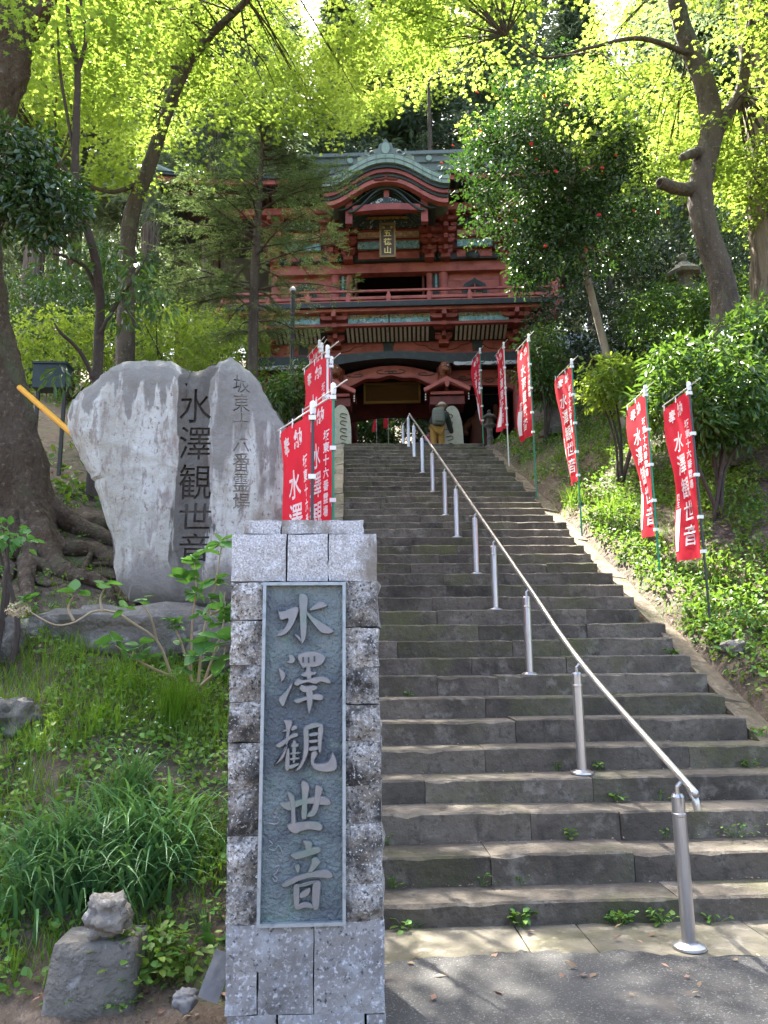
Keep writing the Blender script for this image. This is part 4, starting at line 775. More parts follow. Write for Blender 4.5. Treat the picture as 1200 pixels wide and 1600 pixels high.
def monument_material():
    m_ = mat('monument_stone', (0.365, 0.358, 0.32), .92, layers=[(5, (0.47, 0.475, 0.45), .46, .56, (1, 1, .12)), (13, (0.27, 0.245, 0.225), .53, .61, (1, 1, .25)), (26, (0.24, 0.20, 0.18), .58, .64, (1, 1, .6)), (45, (0.32, 0.31, 0.295), .58, .70), (4, (0.33, 0.27, 0.25), .60, .72, (1, 1, .35))], bump=[(6, .7, .05), (22, .6, .015), (80, .7, .006)], rnd=False)
    nt = m_.node_tree; N = nt.nodes; L = nt.links; bs = N['Principled BSDF']; base = bs.inputs['Base Color'].links[0].from_socket
    tc = N.new('ShaderNodeTexCoord'); sp = N.new('ShaderNodeSeparateXYZ'); L.new(tc.outputs['Object'], sp.inputs[0])
    mp = N.new('ShaderNodeMapping'); mp.inputs['Scale'].default_value = (9, 9, 1.6); L.new(tc.outputs['Object'], mp.inputs[0])
    nz = N.new('ShaderNodeTexNoise'); nz.inputs['Scale'].default_value = 1; nz.inputs['Detail'].default_value = 6; L.new(mp.outputs[0], nz.inputs['Vector'])
    def M2(op, a, b):
        n = N.new('ShaderNodeMath'); n.operation = op
        for k, v in enumerate((a, b)):
            if hasattr(v, 'links') or not isinstance(v, (int, float)): L.new(v, n.inputs[k])
            else: n.inputs[k].default_value = v
        return n.outputs[0]
    def ramp(v, lo, hi):
        r = N.new('ShaderNodeMapRange'); r.inputs[1].default_value = lo; r.inputs[2].default_value = hi; L.new(v, r.inputs[0]); return r.outputs[0]
    nn = M2('SUBTRACT', nz.outputs['Fac'], .5)
    # running damp stain behind the main inscription, weathered dark crown, dark foot
    ctr = at(304, 740, MY)[0] - mloc[0]
    dx = M2('ABSOLUTE', M2('ADD', M2('SUBTRACT', sp.outputs[0], ctr), M2('MULTIPLY', nn, .34)), 0.0)
    stain = M2('MULTIPLY', ramp(dx, .175, .155), ramp(M2('ADD', sp.outputs[2], M2('MULTIPLY', nn, .8)), .10, .5))
    edge = M2('ABSOLUTE', M2('SUBTRACT', sp.outputs[0], .10), 0.0)
    crown = ramp(M2('ADD', M2('ADD', sp.outputs[2], M2('MULTIPLY', nn, 1.8)), M2('MULTIPLY', edge, .20)), 2.02, 2.10)
    crown = M2('MULTIPLY', crown, ramp(nz.outputs['Fac'], .30, .42))
    foot = ramp(M2('ADD', sp.outputs[2], M2('MULTIPLY', nn, .7)), .42, .25)
    rightd = M2('MULTIPLY', ramp(M2('ADD', sp.outputs[0], M2('MULTIPLY', nn, .5)), .26, .34), ramp(M2('ADD', sp.outputs[2], M2('MULTIPLY', nn, 2.2)), 1.25, 1.45))
    col = base
    for f, c in ((foot, (.21, .20, .185)), (rightd, (.20, .19, .175)), (crown, (.195, .187, .172)), (stain, (.075, .068, .060))):
        mx = N.new('ShaderNodeMixRGB'); L.new(M2('MULTIPLY', f, .92), mx.inputs[0]); L.new(col, mx.inputs[1]); mx.inputs[2].default_value = (*c, 1); col = mx.outputs[0]
    L.new(col, bs.inputs['Base Color'])
monument_material()
_me.polygons.foreach_set('use_smooth', np.ones(len(_me.polygons), bool)); mon = obj('stone_monument', _me, ['monument_stone', 'carved_dark', 'carved_grey']); mon.location = mloc
tag(mon, 'huge pale natural stone slab carved with a column of dark characters left of the pillar', 'monument')
from mathutils.bvhtree import BVHTree
_bv = BVHTree.FromPolygons([tuple(v.co) for v in mon.data.vertices], [tuple(p.vertices) for p in mon.data.polygons])
def carve(chars, slot, depth):
    """cut the characters into the face of the stone"""
    g = Geo()
    for ch, px, py, w, h in chars:
        c = at(px, py, MY - .13); sx = w * 7.1 / FPX; sz = h * 7.1 / FPX; V, F = glyph(ch, .0, .5, 2)
        q = _bv.ray_cast(Vector((c[0] - mloc[0], -2.0, c[2] - mloc[2])), Vector((0, 1, 0)))[0]; y1 = q.y + depth
        g.add(np.stack([c[0] - mloc[0] + V[:, 0] * sx, np.where(V[:, 2] > 0, y1 - .45, y1), c[2] - mloc[2] + V[:, 1] * sz], 1), F)
    me = g.mesh('cutter'); bm = bmesh.new(); bm.from_mesh(me); bmesh.ops.remove_doubles(bm, verts=bm.verts[:], dist=1e-5); bmesh.ops.recalc_face_normals(bm, faces=bm.faces[:]); bm.to_mesh(me); bm.free()
    for n in ('monument_stone', 'carved_dark', 'carved_grey'): me.materials.append(MATS[n])
    me.polygons.foreach_set('material_index', np.full(len(me.polygons), slot, np.int32))
    cut = bpy.data.objects.new('cutter', me); COL.objects.link(cut); cut.location = mon.location
    md = mon.modifiers.new('carve', 'BOOLEAN'); md.operation = 'DIFFERENCE'; md.object = cut; md.solver = 'EXACT'; md.use_self = True
    bpy.context.view_layer.update(); res = bpy.data.meshes.new_from_object(mon.evaluated_get(bpy.context.evaluated_depsgraph_get())); mon.modifiers.clear()
    bpy.data.objects.remove(cut)
    if len(res.polygons) > .8 * len(mon.data.polygons): mon.data = res
for ch, py, h in zip('水澤観世音', (634, 692, 753, 808, 856), (60, 58, 60, 48, 46)): carve([(ch, 305, py, 52, h)], 1, .026)
carve([(ch, 377, 597 + q * 31.5, 28, 33) for q, ch in enumerate('坂東十六番霊場')], 2, .016)
mon.data.set_sharp_from_angle(angle=R_(32))

# rocks
def rock_px(label, m_, px, py, Yd, s, seed, cat='boulder', name='boulder', **k):
    c = at(px, py, Yd); return rock(name, m_, tuple(c), s, seed, label, cat, **k)
rock_px('long dark boulder under the standing carved stone', 'boulder', 232, 1000, 6.75, (.92, .42, .28), 3, rough=.26, detail=4)
rock_px('low mossy boulder at the left frame edge below the roots', 'boulder', 8, 1125, 5.5, (.20, .22, .14), 9, rough=.3)
rock_px('pale weathered stump-like rock at the left frame edge', 'boulder', -4, 1010, 6.2, (.18, .2, .22), 14, rough=.3)
rock_px('grey angular rock half buried behind the pillar', 'boulder', 352, 1010, 6.3, (.22, .2, .26), 23, rough=.3)
rock_px('small rough pale rock resting on the square stone block', 'pale_rock', 170, 1428, 3.72, (.088, .085, .078), 31, 'rock', 'rock', rough=.26)
g = rough_block(-.04, .04, -.085, .085, 0, .05, 42, .006, .004); o = obj('slate_piece', g, 'slate'); o.location = at(338, 1525, 3.32); o.rotation_euler = (R_(-20), R_(20), 0); tag(o, 'leaning grey slate piece against the foot of the pillar', 'rock')
rock_px('small rounded grey stone in the soil near the slate', 'slate', 288, 1562, 3.42, (.045, .05, .035), 45, 'rock', 'rock', rough=.3)
rock_px('brown stone lying in the ground cover on the right bank', 'pale_rock', 1150, 1012, 7.3, (.12, .10, .07), 52, 'rock', 'rock', rough=.3)
bl = at(138, 1562, 3.62); g = rough_block(-.19, .19, -.10, .205, 0, .22, 77, .014, .010)
V = g.verts(); V[:, 0] *= 1 - .12 * np.clip(V[:, 2] / .25, 0, 1); V[:, 1] += .05 * np.clip(V[:, 2] / .25, 0, 1)
o = obj('stone_block', Geo().add(V, g.F), 'boulder', smooth=True); o.location = bl; tag(o, 'squared grey stone block in the lower left corner', 'stone block')

# ---------------------------------------------------------------- handrail
hr = thing('handrail', 'brushed steel handrail running up the middle of the stairs', 'handrail', (1.77, 4.23, .03))
HL = np.array(hr.location)
posts = [(1.775, 4.23, .035)]
for Yp in (5.75, 7.16, 8.39, 9.45, 10.75, 11.75, 13.1, 14.45, 15.8, 17.05):
    k = round((Yp - D0 - .16) / RUN); posts.append((1.77 - .3 * (Yp - 4.2) / 13, D0 + k * RUN + .16, (k + 1) * RISE))
posts.append((1.44, 18.1, 6.46))
tops = []
for (x, y, z) in posts:
    hgt = .80 if y < 5 else .77; b = rel((x, y, z), HL)
    p = obj('post', Geo().lathe([(.036, 0), (.036, hgt * .80), (.0375, hgt * .805), (.0375, hgt * .82), (.034, hgt * .825), (.034, hgt - .06), (.027, hgt - .045)], b, 18), 'steel', hr)
    obj('base_plate', Geo().lathe([(.085, 0), (.083, .012), (.05, .028), (.042, .03)], b, 18), 'steel', p)
    obj('bracket', Geo().tube([b + (0, 0, hgt - .06), b + (0, 0, hgt - .01), b + (.03, 0, hgt + .02)], .011, 6), 'steel', p)
    tops.append(b + np.array([.035, 0, hgt + .03]))
P = [tops[0] + (.015, -.12, -.14), tops[0] + (.010, -.115, -.09), tops[0] + (.004, -.075, -.04)] + tops[:-1] + [tops[-2] + (0, .12, .03), tops[-1]]
obj('rail', Geo().tube(smooth_path(P, 140), .0195, 12), 'steel_warm', hr, smooth=True)

# ---------------------------------------------------------------- prayer banners
def flag(label, px, Yp, py_top, pole, seed, width=.62, length=1.82, dirv=(-.45, .89), text=True, amp=.05, furl=0.0, group='red votive banners along the stairs'):
    r = np.random.default_rng(seed); top = at(px, py_top, Yp); zb = float(gh(top[0], top[1])) - .05
    t = thing('votive_banner', label, 'banner', (top[0], top[1], zb), 0, group); H = top[2] - zb
    d = np.array([dirv[0], dirv[1], 0]); d /= np.linalg.norm(d); nrm = np.array([d[1], -d[0], 0]); nrm = nrm if nrm[1] < 0 else -nrm
    ph = r.uniform(0, 6.28, 3); tilt = r.normal(0, .012)
    obj('pole', Geo().tube([(tilt * H * .0, 0, 0), (0, 0, H * .5), (0, 0, H)], [.0135, .0125, .0115], 8), pole, t)
    obj('crossbar', Geo().tube([d * (width + .04) + (0, 0, H - .03), -d * .26 + (0, 0, H - .03)], .0065, 6), 'pole_white', t)
    obj('socket', Geo().lathe([(.02, 0), (.024, .02), (.024, .09), (.012, .10)], (0, 0, H - .075), 10), 'tie_white', t)
    def pos(a, b):                                         # a 0..1 free edge -> pole, b 0..1 down
        a = np.asarray(a, float); b = np.asarray(b, float); u = 1 - a
        w = width * u * (1 - .13 * b * u - furl * b ** 1.5)
        wave = amp * (u ** .8) * (np.sin(b * 4.6 + ph[0] + u * 1.3) * (.35 + b) + .45 * np.sin(b * 10 + u * 4 + ph[1])) + .018 * np.sin(u * 9 + b * 3 + ph[2]) * (.3 + b)
        p = d * (w + .02)[..., None] + nrm * wave[..., None]; p[..., 2] = H - .07 - b * length + .015 * u * b; return p
    na, nb = 14, 34; A, B = np.meshgrid(np.linspace(0, 1, na), np.linspace(0, 1, nb), indexing='ij'); i, j = np.meshgrid(np.arange(na - 1), np.arange(nb - 1), indexing='ij')
    cl = obj('cloth', Geo().add(pos(A, B).reshape(-1, 3), np.stack([i * nb + j, (i + 1) * nb + j, (i + 1) * nb + j + 1, i * nb + j + 1], -1).reshape(-1, 4)), 'flag_red', t, smooth=True)
    for bb in (.02, .27, .52, .77, .97): p = pos(np.array(1.0), np.array(bb)); obj('tie', Geo().box(-.03, .024, -.02, .02, p[2] - .018, p[2] + .018), 'tie_white', t)
    for aa in (.03, .5): p = pos(np.array(aa), np.array(0.0)); obj('loop', Geo().tube([p + (0, 0, -.03), p + (0, 0, .045)], .012, 6, flat=.5), 'tie_white', t)
    def write(ch, a, b, size, bold=.03):
        V, F = glyph(ch, bold); aa = a + V[:, 0] * size / width; bb_ = b - V[:, 1] * size / length * 1.05
        obj('character', Geo().add(pos(np.clip(aa, .01, .995), bb_) + nrm * .005, F), 'flag_white', cl)
    if text:
        write('奉', .30, .085, .15); write('納', .66, .075, .15)
        for q, ch in enumerate('水澤観世音'): write(ch, .47 + .025 * q, .265 + .147 * q, .235, .012)
        for q, ch in enumerate('坂東十六番霊場'): write(ch, .86, .19 + .062 * q, .095)
        for q, ch in enumerate('願主'): write(ch, .17, .60 + .045 * q, .08)
        A, B = np.meshgrid(np.linspace(.08, .28, 4), np.linspace(.675, .94, 8), indexing='ij'); i, j = np.meshgrid(np.arange(3), np.arange(7), indexing='ij')
        obj('name_strip', Geo().add((pos(A, B) + nrm * .005).reshape(-1, 3), np.stack([i * 8 + j, (i + 1) * 8 + j, (i + 1) * 8 + j + 1, i * 8 + j + 1], -1).reshape(-1, 4)), 'flag_white', cl)
    return t
flag('red votive banner on a black pole, nearest on the right bank', 1076, 7.75, 600, 'pole_black', 2, dirv=(-.03, 1), amp=.04)
flag('red votive banner on a green pole, second on the right bank, lower half curled', 1008, 9.1, 605, 'pole_green', 3, dirv=(.0, 1), furl=.1, amp=.05)
flag('red votive banner on a green pole, third from the right, hanging narrow', 893, 11.1, 563, 'pole_green', 4, dirv=(-.08, 1), amp=.06)
flag('red votive banner on a green pole, fourth from the right, before the stone lantern', 826, 13.0, 524, 'pole_green', 6, dirv=(-.14, 1))
flag('narrow red banner on a white pole, right of the stair top', 787, 15.4, 536, 'pole_white', 8, dirv=(-.10, 1), furl=.2)
flag('twisted red banner before the dark right bay of the gate', 750, 17.6, 545, 'pole_green', 9, dirv=(-.15, 1), furl=.55)
flag('red votive banner on a black pole, nearest behind the inscribed pillar', 489, 5.55, 632, 'pole_black', 12, dirv=(-.47, .88))
flag('red votive banner on a green pole just right of the nearest left one', 521, 6.35, 603, 'pole_green', 13, dirv=(-.45, .89), furl=.1)
flag('red votive banner on a white pole rising behind the green-poled one', 512, 7.9, 543, 'pole_white', 15, dirv=(-.46, .89))
flag('red banner on a dark pole mostly hidden behind the white-poled one', 518, 8.9, 560, 'pole_black', 17, dirv=(-.42, .91))
flag('distant small red banner, farthest left of the stair top', 499, 12.2, 533, 'pole_white', 19, dirv=(-.35, .94))
flag('distant red banner second from the stair top on the left', 503, 10.9, 538, 'pole_white', 21, dirv=(-.3, .95))
flag('far red banner seen left of centre through the gate passage', 588, 28.6, 612, 'pole_white', 22, dirv=(-.25, .97), width=.42, length=1.5, text=False, group='banners beyond the gate')
flag('far red banner seen at the centre of the gate passage', 606, 29.2, 608, 'pole_white', 24, dirv=(-.25, .97), width=.42, length=1.5, text=False, group='banners beyond the gate')

# ---------------------------------------------------------------- people
def person(label, loc, rz, pose, top, bottom, head, hat=None, pack=False, h=1.68):
    t = thing('person', label, 'person', loc, rz); k = h / 1.7
    J = {n: np.array(v) * k for n, v in pose.items()}
    names = ['hip', 'waist', 'chest', 'neck', 'head', 'crown', 'shr', 'elr', 'wrr', 'hnr', 'shl', 'ell', 'wrl', 'hnl', 'hpr', 'knr', 'anr', 'tor', 'hpl', 'knl', 'anl', 'tol']
    E_ = [('hip', 'waist'), ('waist', 'chest'), ('chest', 'neck'), ('neck', 'head'), ('head', 'crown'), ('chest', 'shr'), ('shr', 'elr'), ('elr', 'wrr'), ('wrr', 'hnr'), ('chest', 'shl'), ('shl', 'ell'), ('ell', 'wrl'), ('wrl', 'hnl'), ('hip', 'hpr'), ('hpr', 'knr'), ('knr', 'anr'), ('anr', 'tor'), ('hip', 'hpl'), ('hpl', 'knl'), ('knl', 'anl'), ('anl', 'tol')]
    rad = dict(hip=.13, waist=.12, chest=.14, neck=.055, head=.092, crown=.06, shr=.07, elr=.045, wrr=.032, hnr=.04, shl=.07, ell=.045, wrl=.032, hnl=.04, hpr=.09, knr=.06, anr=.042, tor=.04, hpl=.09, knl=.06, anl=.042, tol=.04)
    def grow(nm, sub, ex, m_):
        idx = {n: i for i, n in enumerate(sub)}; ed = [(idx[a], idx[b]) for a, b in E_ if a in idx and b in idx]
        return skin_body(nm, [J[n] for n in sub], ed, [(rad[n] + ex) * k for n in sub], m_, t)
    grow('body', names, 0, 'skin')
    grow('jacket', ['waist', 'hip', 'chest', 'shr', 'elr', 'wrr', 'shl', 'ell', 'wrl'], .028, top)
    grow('trousers', ['hip', 'hpr', 'knr', 'anr', 'hpl', 'knl', 'anl'], .026, bottom)
    hd = J['head']; lump_c = hd + np.array([0, .012, .045]) * k
    bm = bmesh.new(); bmesh.ops.create_icosphere(bm, subdivisions=3, radius=1.0); V = np.array([v.co[:] for v in bm.verts]); F = [tuple(v.index for v in f.verts) for f in bm.faces]; bm.free()
    obj('hat' if hat else 'hair', Geo().add(V * np.array([.115, .125, .10]) * k + lump_c, F), hat or 'hair_black', t, smooth=True)
    if hat: obj('hat_brim', Geo().lathe([(.10 * k, 0), (.165 * k, -.015 * k), (.165 * k, -.025 * k), (.10 * k, -.012 * k)], lump_c, 20), hat, t)
    for n in ('tor', 'tol'): obj('shoe', Geo().lathe([(.05, -.05), (.06, -.02), (.05, .03), (.02, .05)], J[n], 10), 'hair_black', t)
    if pack:
        c = (J['chest'] + J['waist']) / 2 + np.array([-.05, -.20, .03]); g = Geo(); V2 = np.sign(V) * np.abs(V) ** .45 * np.array([.16, .11, .23]) + c
        bp = obj('backpack', g.add(V2, F), 'pack_grey', t, smooth=True); obj('pocket', Geo().add(np.sign(V) * np.abs(V) ** .45 * np.array([.12, .04, .09]) + c + (0, -.11, -.08), F), 'pack_grey', bp, smooth=True)
        for s in (-1, 1): obj('strap', Geo().tube(smooth_path([c + (s * .08, .02, .22), J['shr' if s > 0 else 'shl'] + (0, 0, .09), J['chest'] + (s * .1, .15, -.05)], 10), .018, 6, flat=.4), 'hair_black', bp)
stand = dict(hip=(0, 0, .95), waist=(0, 0, 1.08), chest=(0, 0, 1.30), neck=(0, 0, 1.47), head=(0, .01, 1.58), crown=(0, .01, 1.66), shr=(.18, 0, 1.38), elr=(.23, 0, 1.12), wrr=(.24, .06, .90), hnr=(.24, .08, .82), shl=(-.18, 0, 1.38), ell=(-.23, 0, 1.12), wrl=(-.24, .06, .9), hnl=(-.24, .08, .82), hpr=(.09, 0, .90), knr=(.10, .01, .50), anr=(.10, 0, .09), tor=(.10, .12, .05), hpl=(-.09, 0, .90), knl=(-.10, .01, .50), anl=(-.10, 0, .09), tol=(-.10, .12, .05))
lean = dict(stand, waist=(.03, .03, 1.08), chest=(.08, .05, 1.29), neck=(.13, .08, 1.46), head=(.16, .11, 1.57), crown=(.17, .13, 1.65), shr=(.26, .06, 1.35), elr=(.38, .22, 1.08), wrr=(.46, .34, .92), hnr=(.49, .38, .86), shl=(-.03, .10, 1.36), ell=(-.12, .16, 1.12), wrl=(.02, .32, .98), hnl=(.08, .36, .94))
p = at(683, 660, 19.0); person('person in olive jacket and mustard trousers with a grey backpack, bending at the stair top', (p[0], p[1], 6.455), R_(4), lean, 'cloth_olive', 'cloth_mustard', 'cloth_beige', hat='cloth_beige', pack=True, h=1.70)
p = at(660, 668, 28.4); person('distant person in a blue top seen through the gate passage', (p[0], p[1], float(height(p[0], p[1])) - .02), R_(170), stand, 'cloth_blue', 'cloth_navy', 'hair_black')
p = at(671, 668, 29.0); person('distant person in a pink top right of the blue one through the gate', (p[0], p[1], float(height(p[0], p[1])) - .02), R_(200), stand, 'cloth_pink', 'cloth_navy', 'hair_black')
p = at(650, 672, 27.8); person('distant person in dark clothes leftmost of the three through the gate', (p[0], p[1], float(height(p[0], p[1])) - .02), R_(150), stand, 'cloth_navy', 'cloth_navy', 'hair_black')
# inscribed cream stones in front of the inner gate posts
for px, label, s in ((705, 'tall rounded cream stone with black brush marks beside the bending person', 1), (533, 'tall rounded cream stone with black brush marks left of the passage', -1)):
    c = at(px, 660, 19.45); prof_ = [(-.20, 0), (.22, 0), (.29, .35), (.30, .8), (.27, 1.25), (.18, 1.58), (.05, 1.70), (-.10, 1.66), (-.22, 1.45), (-.27, 1.0), (-.26, .4)]
    prof_ = chaikin([(s * x, z) for x, z in prof_][::s], 2)
    t = obj('inscribed_stone', Geo().prism(prof_, -.11, .11), 'cream_stone'); t.location = (c[0], c[1], 6.45); tag(t, label, 'inscribed stone')
    for q in range(6):
        zz = 1.42 - q * .2; P = smooth_path([(-s * .16, -.118, zz), (-s * .02, -.118, zz + .03), (s * .02, -.118, zz - .05), (-s * .12, -.118, zz - .10)], 10); obj('brush_mark', Geo().tube(P, .022, 5, flat=.3), 'brush_black', t)

# ---------------------------------------------------------------- small fixtures
p = at(455, 660, 13.2); zt = at(455, 455, 13.2)[2]; zb = float(gh(p[0], p[1])) - .1
t = thing('lamp_post', 'thin dark metal post standing before the left side of the gate', 'post', (p[0], p[1], zb)); hh = zt - zb
obj('lower_tube', Geo().tube([(0, 0, 0), (0, 0, hh * .55)], .055, 10), 'dark_metal', t); obj('upper_tube', Geo().tube([(0, 0, hh * .55), (0, 0, hh)], .04, 10), 'dark_metal', t); obj('collar', Geo().lathe([(.06, 0), (.065, .02), (.06, .04)], (0, 0, hh * .55 - .02), 10), 'dark_metal', t); obj('cap', Geo().lathe([(.05, 0), (.06, .04), (.01, .10)], (0, 0, hh), 10), 'steel', t)
p = at(82, 592, 9.8); t = thing('metal_box', 'dark green metal box on legs behind the left tree trunk', 'box', (p[0], p[1], float(gh(p[0], p[1])))); zz = p[2] - t.location[2]
obj('cabinet', Geo().box(-.21, .21, -.12, .12, zz - .16, zz + .16), 'box_green', t); obj('lid', Geo().box(-.225, .225, -.14, .14, zz + .163, zz + .19), 'box_green', t)
for a in (-.17, .17): obj('leg', Geo().box(a - .02, a + .02, -.02, .02, 0, zz - .16), 'dark_metal', t)
a, b = at(30, 605, 7.6), at(106, 672, 7.35); d = b - a; e = b + norm(d) * .5
o = obj('guy_wire_guard', Geo().tube([a, (a + e) / 2, e], .028, 10), 'yellow_plastic', loc=tuple(e)); tag(o, 'yellow plastic guy-wire guard slanting behind the carved stone', 'tube')
obj('joint_band', Geo().tube([(a + b) / 2 - e, (a + b) / 2 + d * .02 - e], .030, 10), 'yellow_plastic', o)
def stone_lantern(label, px, py, Yp, s, m_='boulder'):
    c = at(px, py, Yp); zb = float(gh(c[0], c[1])) - .05; t = thing('stone_lantern', label, 'stone lantern', (c[0], c[1], zb)); H = (c[2] - zb)
    obj('base', Geo().lathe([(.36 * s, 0), (.36 * s, .12), (.24 * s, .22)], n=6), m_, t); obj('shaft', Geo().lathe([(.15 * s, .22), (.13 * s, H * .3), (.16 * s, H * .36), (.13 * s, H * .42), (.14 * s, H * .58)], n=14), m_, t)
    obj('platform', Geo().lathe([(.16 * s, H * .58), (.30 * s, H * .63), (.30 * s, H * .67), (.2 * s, H * .675)], n=6), m_, t)
    obj('firebox', Geo().lathe([(.17 * s, H * .675), (.18 * s, H * .80)], n=6), m_, t)
    obj('roof', Geo().lathe([(.36 * s, H * .80), (.38 * s, H * .825), (.22 * s, H * .87), (.08 * s, H * .92)], n=6), m_, t); obj('finial', Geo().lathe([(.05 * s, H * .92), (.09 * s, H * .95), (.08 * s, H * .975), (.01, H)], n=10), m_, t)
stone_lantern('grey stone lantern behind the fourth right banner', 862, 545, 16.2, 1.0); stone_lantern('stone lantern among the shrubs left of the twisted trunk', 1066, 395, 16.5, 1.15)
stone_lantern('squat stone lantern beside the right front corner of the gate', 764, 640, 18.7, .55)
c = at(900, 560, 31); zb = float(height(c[0], c[1])) - .5; t = thing('outbuilding', 'low white-walled outbuilding half hidden by bushes right of the gate', 'building', (c[0] + 2.2, c[1], zb)); H = c[2] - zb
obj('wall', Geo().box(-3.6, 3.6, 0, 4, 0, H - .2), 'white_paint', t); rf = obj('roof', Geo().prism([(-4.1, H - .2), (4.1, H - .2), (3.6, H + .9), (-3.6, H + .9)], -.5, 4.5), 'roof_metal', t); obj('fascia', Geo().box(-4.1, 4.1, -.53, -.505, H - .25, H - .05), 'dark_wood', rf)
for q in range(3): w = obj('window', Geo().box(-2.8 + q * 2, -1.7 + q * 2, -.03, .02, H - 1.6, H - .6), 'dark_metal', t); obj('pane', Geo().box(-2.72 + q * 2, -1.78 + q * 2, -.045, -.033, H - 1.5, H - .7), 'box_green', w)

# ---------------------------------------------------------------- vegetation helpers
_LX = [-300, 0, 150, 250, 340, 430, 560, 600, 700, 760, 1000, 1050, 1200, 1500]
_LM = [420, 300, 320, 300, 235, 222, 205, 178, 190, 250, 290, 330, 380, 500]
def clear_view(P, rad):
    """canopy only where the open view up to the gate is not closed off"""
    px, py, w = proj(P); return (w < 2) | (py + rad * FPX / np.maximum(w, 1) * .6 < np.interp(px, _LX, _LM))
def ellipsoid(n, c, r, shell=.0):
    v = rng.normal(size=(n, 3)); v = norm(v) * (shell + (1 - shell) * rng.uniform(0, 1, (n, 1)) ** (1 / 3)); return np.asarray(c) + v * np.asarray(r)
def maple_sprays(g, C, rad, nl, size, tpl, droop=.25):
    n = len(C); ang = rng.uniform(0, 6.283, (n, nl)); rr = np.sqrt(rng.uniform(0, 1, (n, nl))) * rad[:, None]
    tilt = rng.normal(0, .22, (n, 2)); ox = np.cos(ang) * rr; oy = np.sin(ang) * rr
    oz = tilt[:, :1] * ox + tilt[:, 1:] * oy - droop * rr ** 2 / rad[:, None] + rng.normal(0, .06, (n, nl)) + np.round(rng.uniform(-1, 1, (n, nl))) * .10
    P = (C[:, None] + np.stack([ox, oy, oz], -1)).reshape(-1, 3); D = np.stack([np.cos(ang) + rng.normal(0, .7, ang.shape), np.sin(ang) + rng.normal(0, .7, ang.shape), rng.normal(-.25, .3, ang.shape)], -1).reshape(-1, 3)
    leaves(g, tpl, P, D, rdir(len(P), 1.6, .55), size * rng.uniform(.7, 1.25, len(P)), size * rng.uniform(.8, 1.1, len(P)))
def limb_to(g, limbs, C, r0, every=1):
    L = np.concatenate(limbs)
    for c in C[::every]:
        d = np.linalg.norm(L - c - (0, 0, .8), axis=1); a = L[np.argmin(d)]
        if np.linalg.norm(a - c) > 4.5: continue
        m_ = (a + c) / 2 + rng.normal(0, .12, 3) + (0, 0, .12); g.tube(smooth_path([a, m_, c + (0, 0, -.02)], 7), np.linspace(r0, r0 * .25, 7), 4, cap=False)
def make_tree(name, label, trunks, bark, crown, leafmat, group=None, jit=.03, nseg=14, sm=True):
    base = np.array(trunks[0][0][0]); t = thing(name, label, 'tree', tuple(base), 0, group); g = Geo(); limbs = []
    for pts, rad in trunks:
        n = max(10, len(pts) * 6); P = smooth_path(pts, n); rr = np.interp(np.linspace(0, 1, n), np.linspace(0, 1, len(rad)), rad); limbs.append(P)
        g.tube(P, rr, nseg, cap=False, jit=jit)
    cg = Geo(); crown(cg, g, limbs)
    obj('trunk', Geo().add(rel(g.verts(), base), np.concatenate(g.Q)), bark, t, smooth=sm)
    if cg.n: obj('crown', Geo().add(rel(cg.verts(), base), np.concatenate(cg.Q)), leafmat, t)
    return t
def root_at(p, dz=.1): return np.array([p[0], p[1], float(gh(p[0], p[1])) - dz])
def leaf_clusters(g, C, r, nl, L, W, tpl=OVAL, up=.5, droop=.3, out=None):
    n = len(C); v = ellipsoid(n * nl, (0, 0, 0), (r, r, r * .8), .15); P = np.repeat(C, nl, 0) + v
    D = norm(v) + rdir(n * nl) * .7 + np.array([0, 0, -droop]); leaves(g, tpl, P, D, rdir(n * nl, up, .6), L * rng.uniform(.65, 1.2, n * nl), W * rng.uniform(.75, 1.15, n * nl))

# --- maples
def open_sky(C):
    """thin the canopy where the bank, the stair head and the gate roof lie in the sun"""
    keep = np.ones(len(C), bool); s = np.array([_ts.x, _ts.y, _ts.z])
    for zt, x0, x1, y0, y1, pr in ((3.6, 3.9, 7.2, 6.5, 12.5, .85), (15.5, -5, 8, 17.5, 23, .7), (5.6, -.3, 2.2, 13.2, 16.2, .6), (.6, .2, 3.2, 4.3, 6.6, .6)):
        q = C - s * ((C[:, 2] - zt) / s[2])[:, None]; keep &= ~((q[:, 0] > x0) & (q[:, 0] < x1) & (q[:, 1] > y0) & (q[:, 1] < y1) & (C[:, 2] > zt) & (rng.uniform(0, 1, len(C)) < pr))
    px, py, w = proj(C)                                    # forked stems stay in sight below the canopy
    for stem in STEMS:
        q = np.array([proj(p)[:2] for p in smooth_path(stem, 30)]); dmin = np.min(np.hypot(px[:, None] - q[None, :, 0], py[:, None] - q[None, :, 1]), 1); keep &= ~((dmin < 50) & (w < 12.2) & (rng.uniform(0, 1, len(C)) < .92))
    return keep
STEMS = [[at(1206, 430, 12.4), at(1196, 250, 12.4), at(1186, 100, 12.4)], [at(1108, 225, 11.2), at(1135, 180, 11.1), at(1158, 140, 11), at(1166, 80, 10.8)], [at(204, 345, 12), at(262, 172, 11.8), at(332, 52, 11.2), at(390, -5, 10.8)], [at(1096, 280, 11.2), at(1112, 205, 11.2), at(1072, 60, 11), at(1056, 0, 10.8)]]
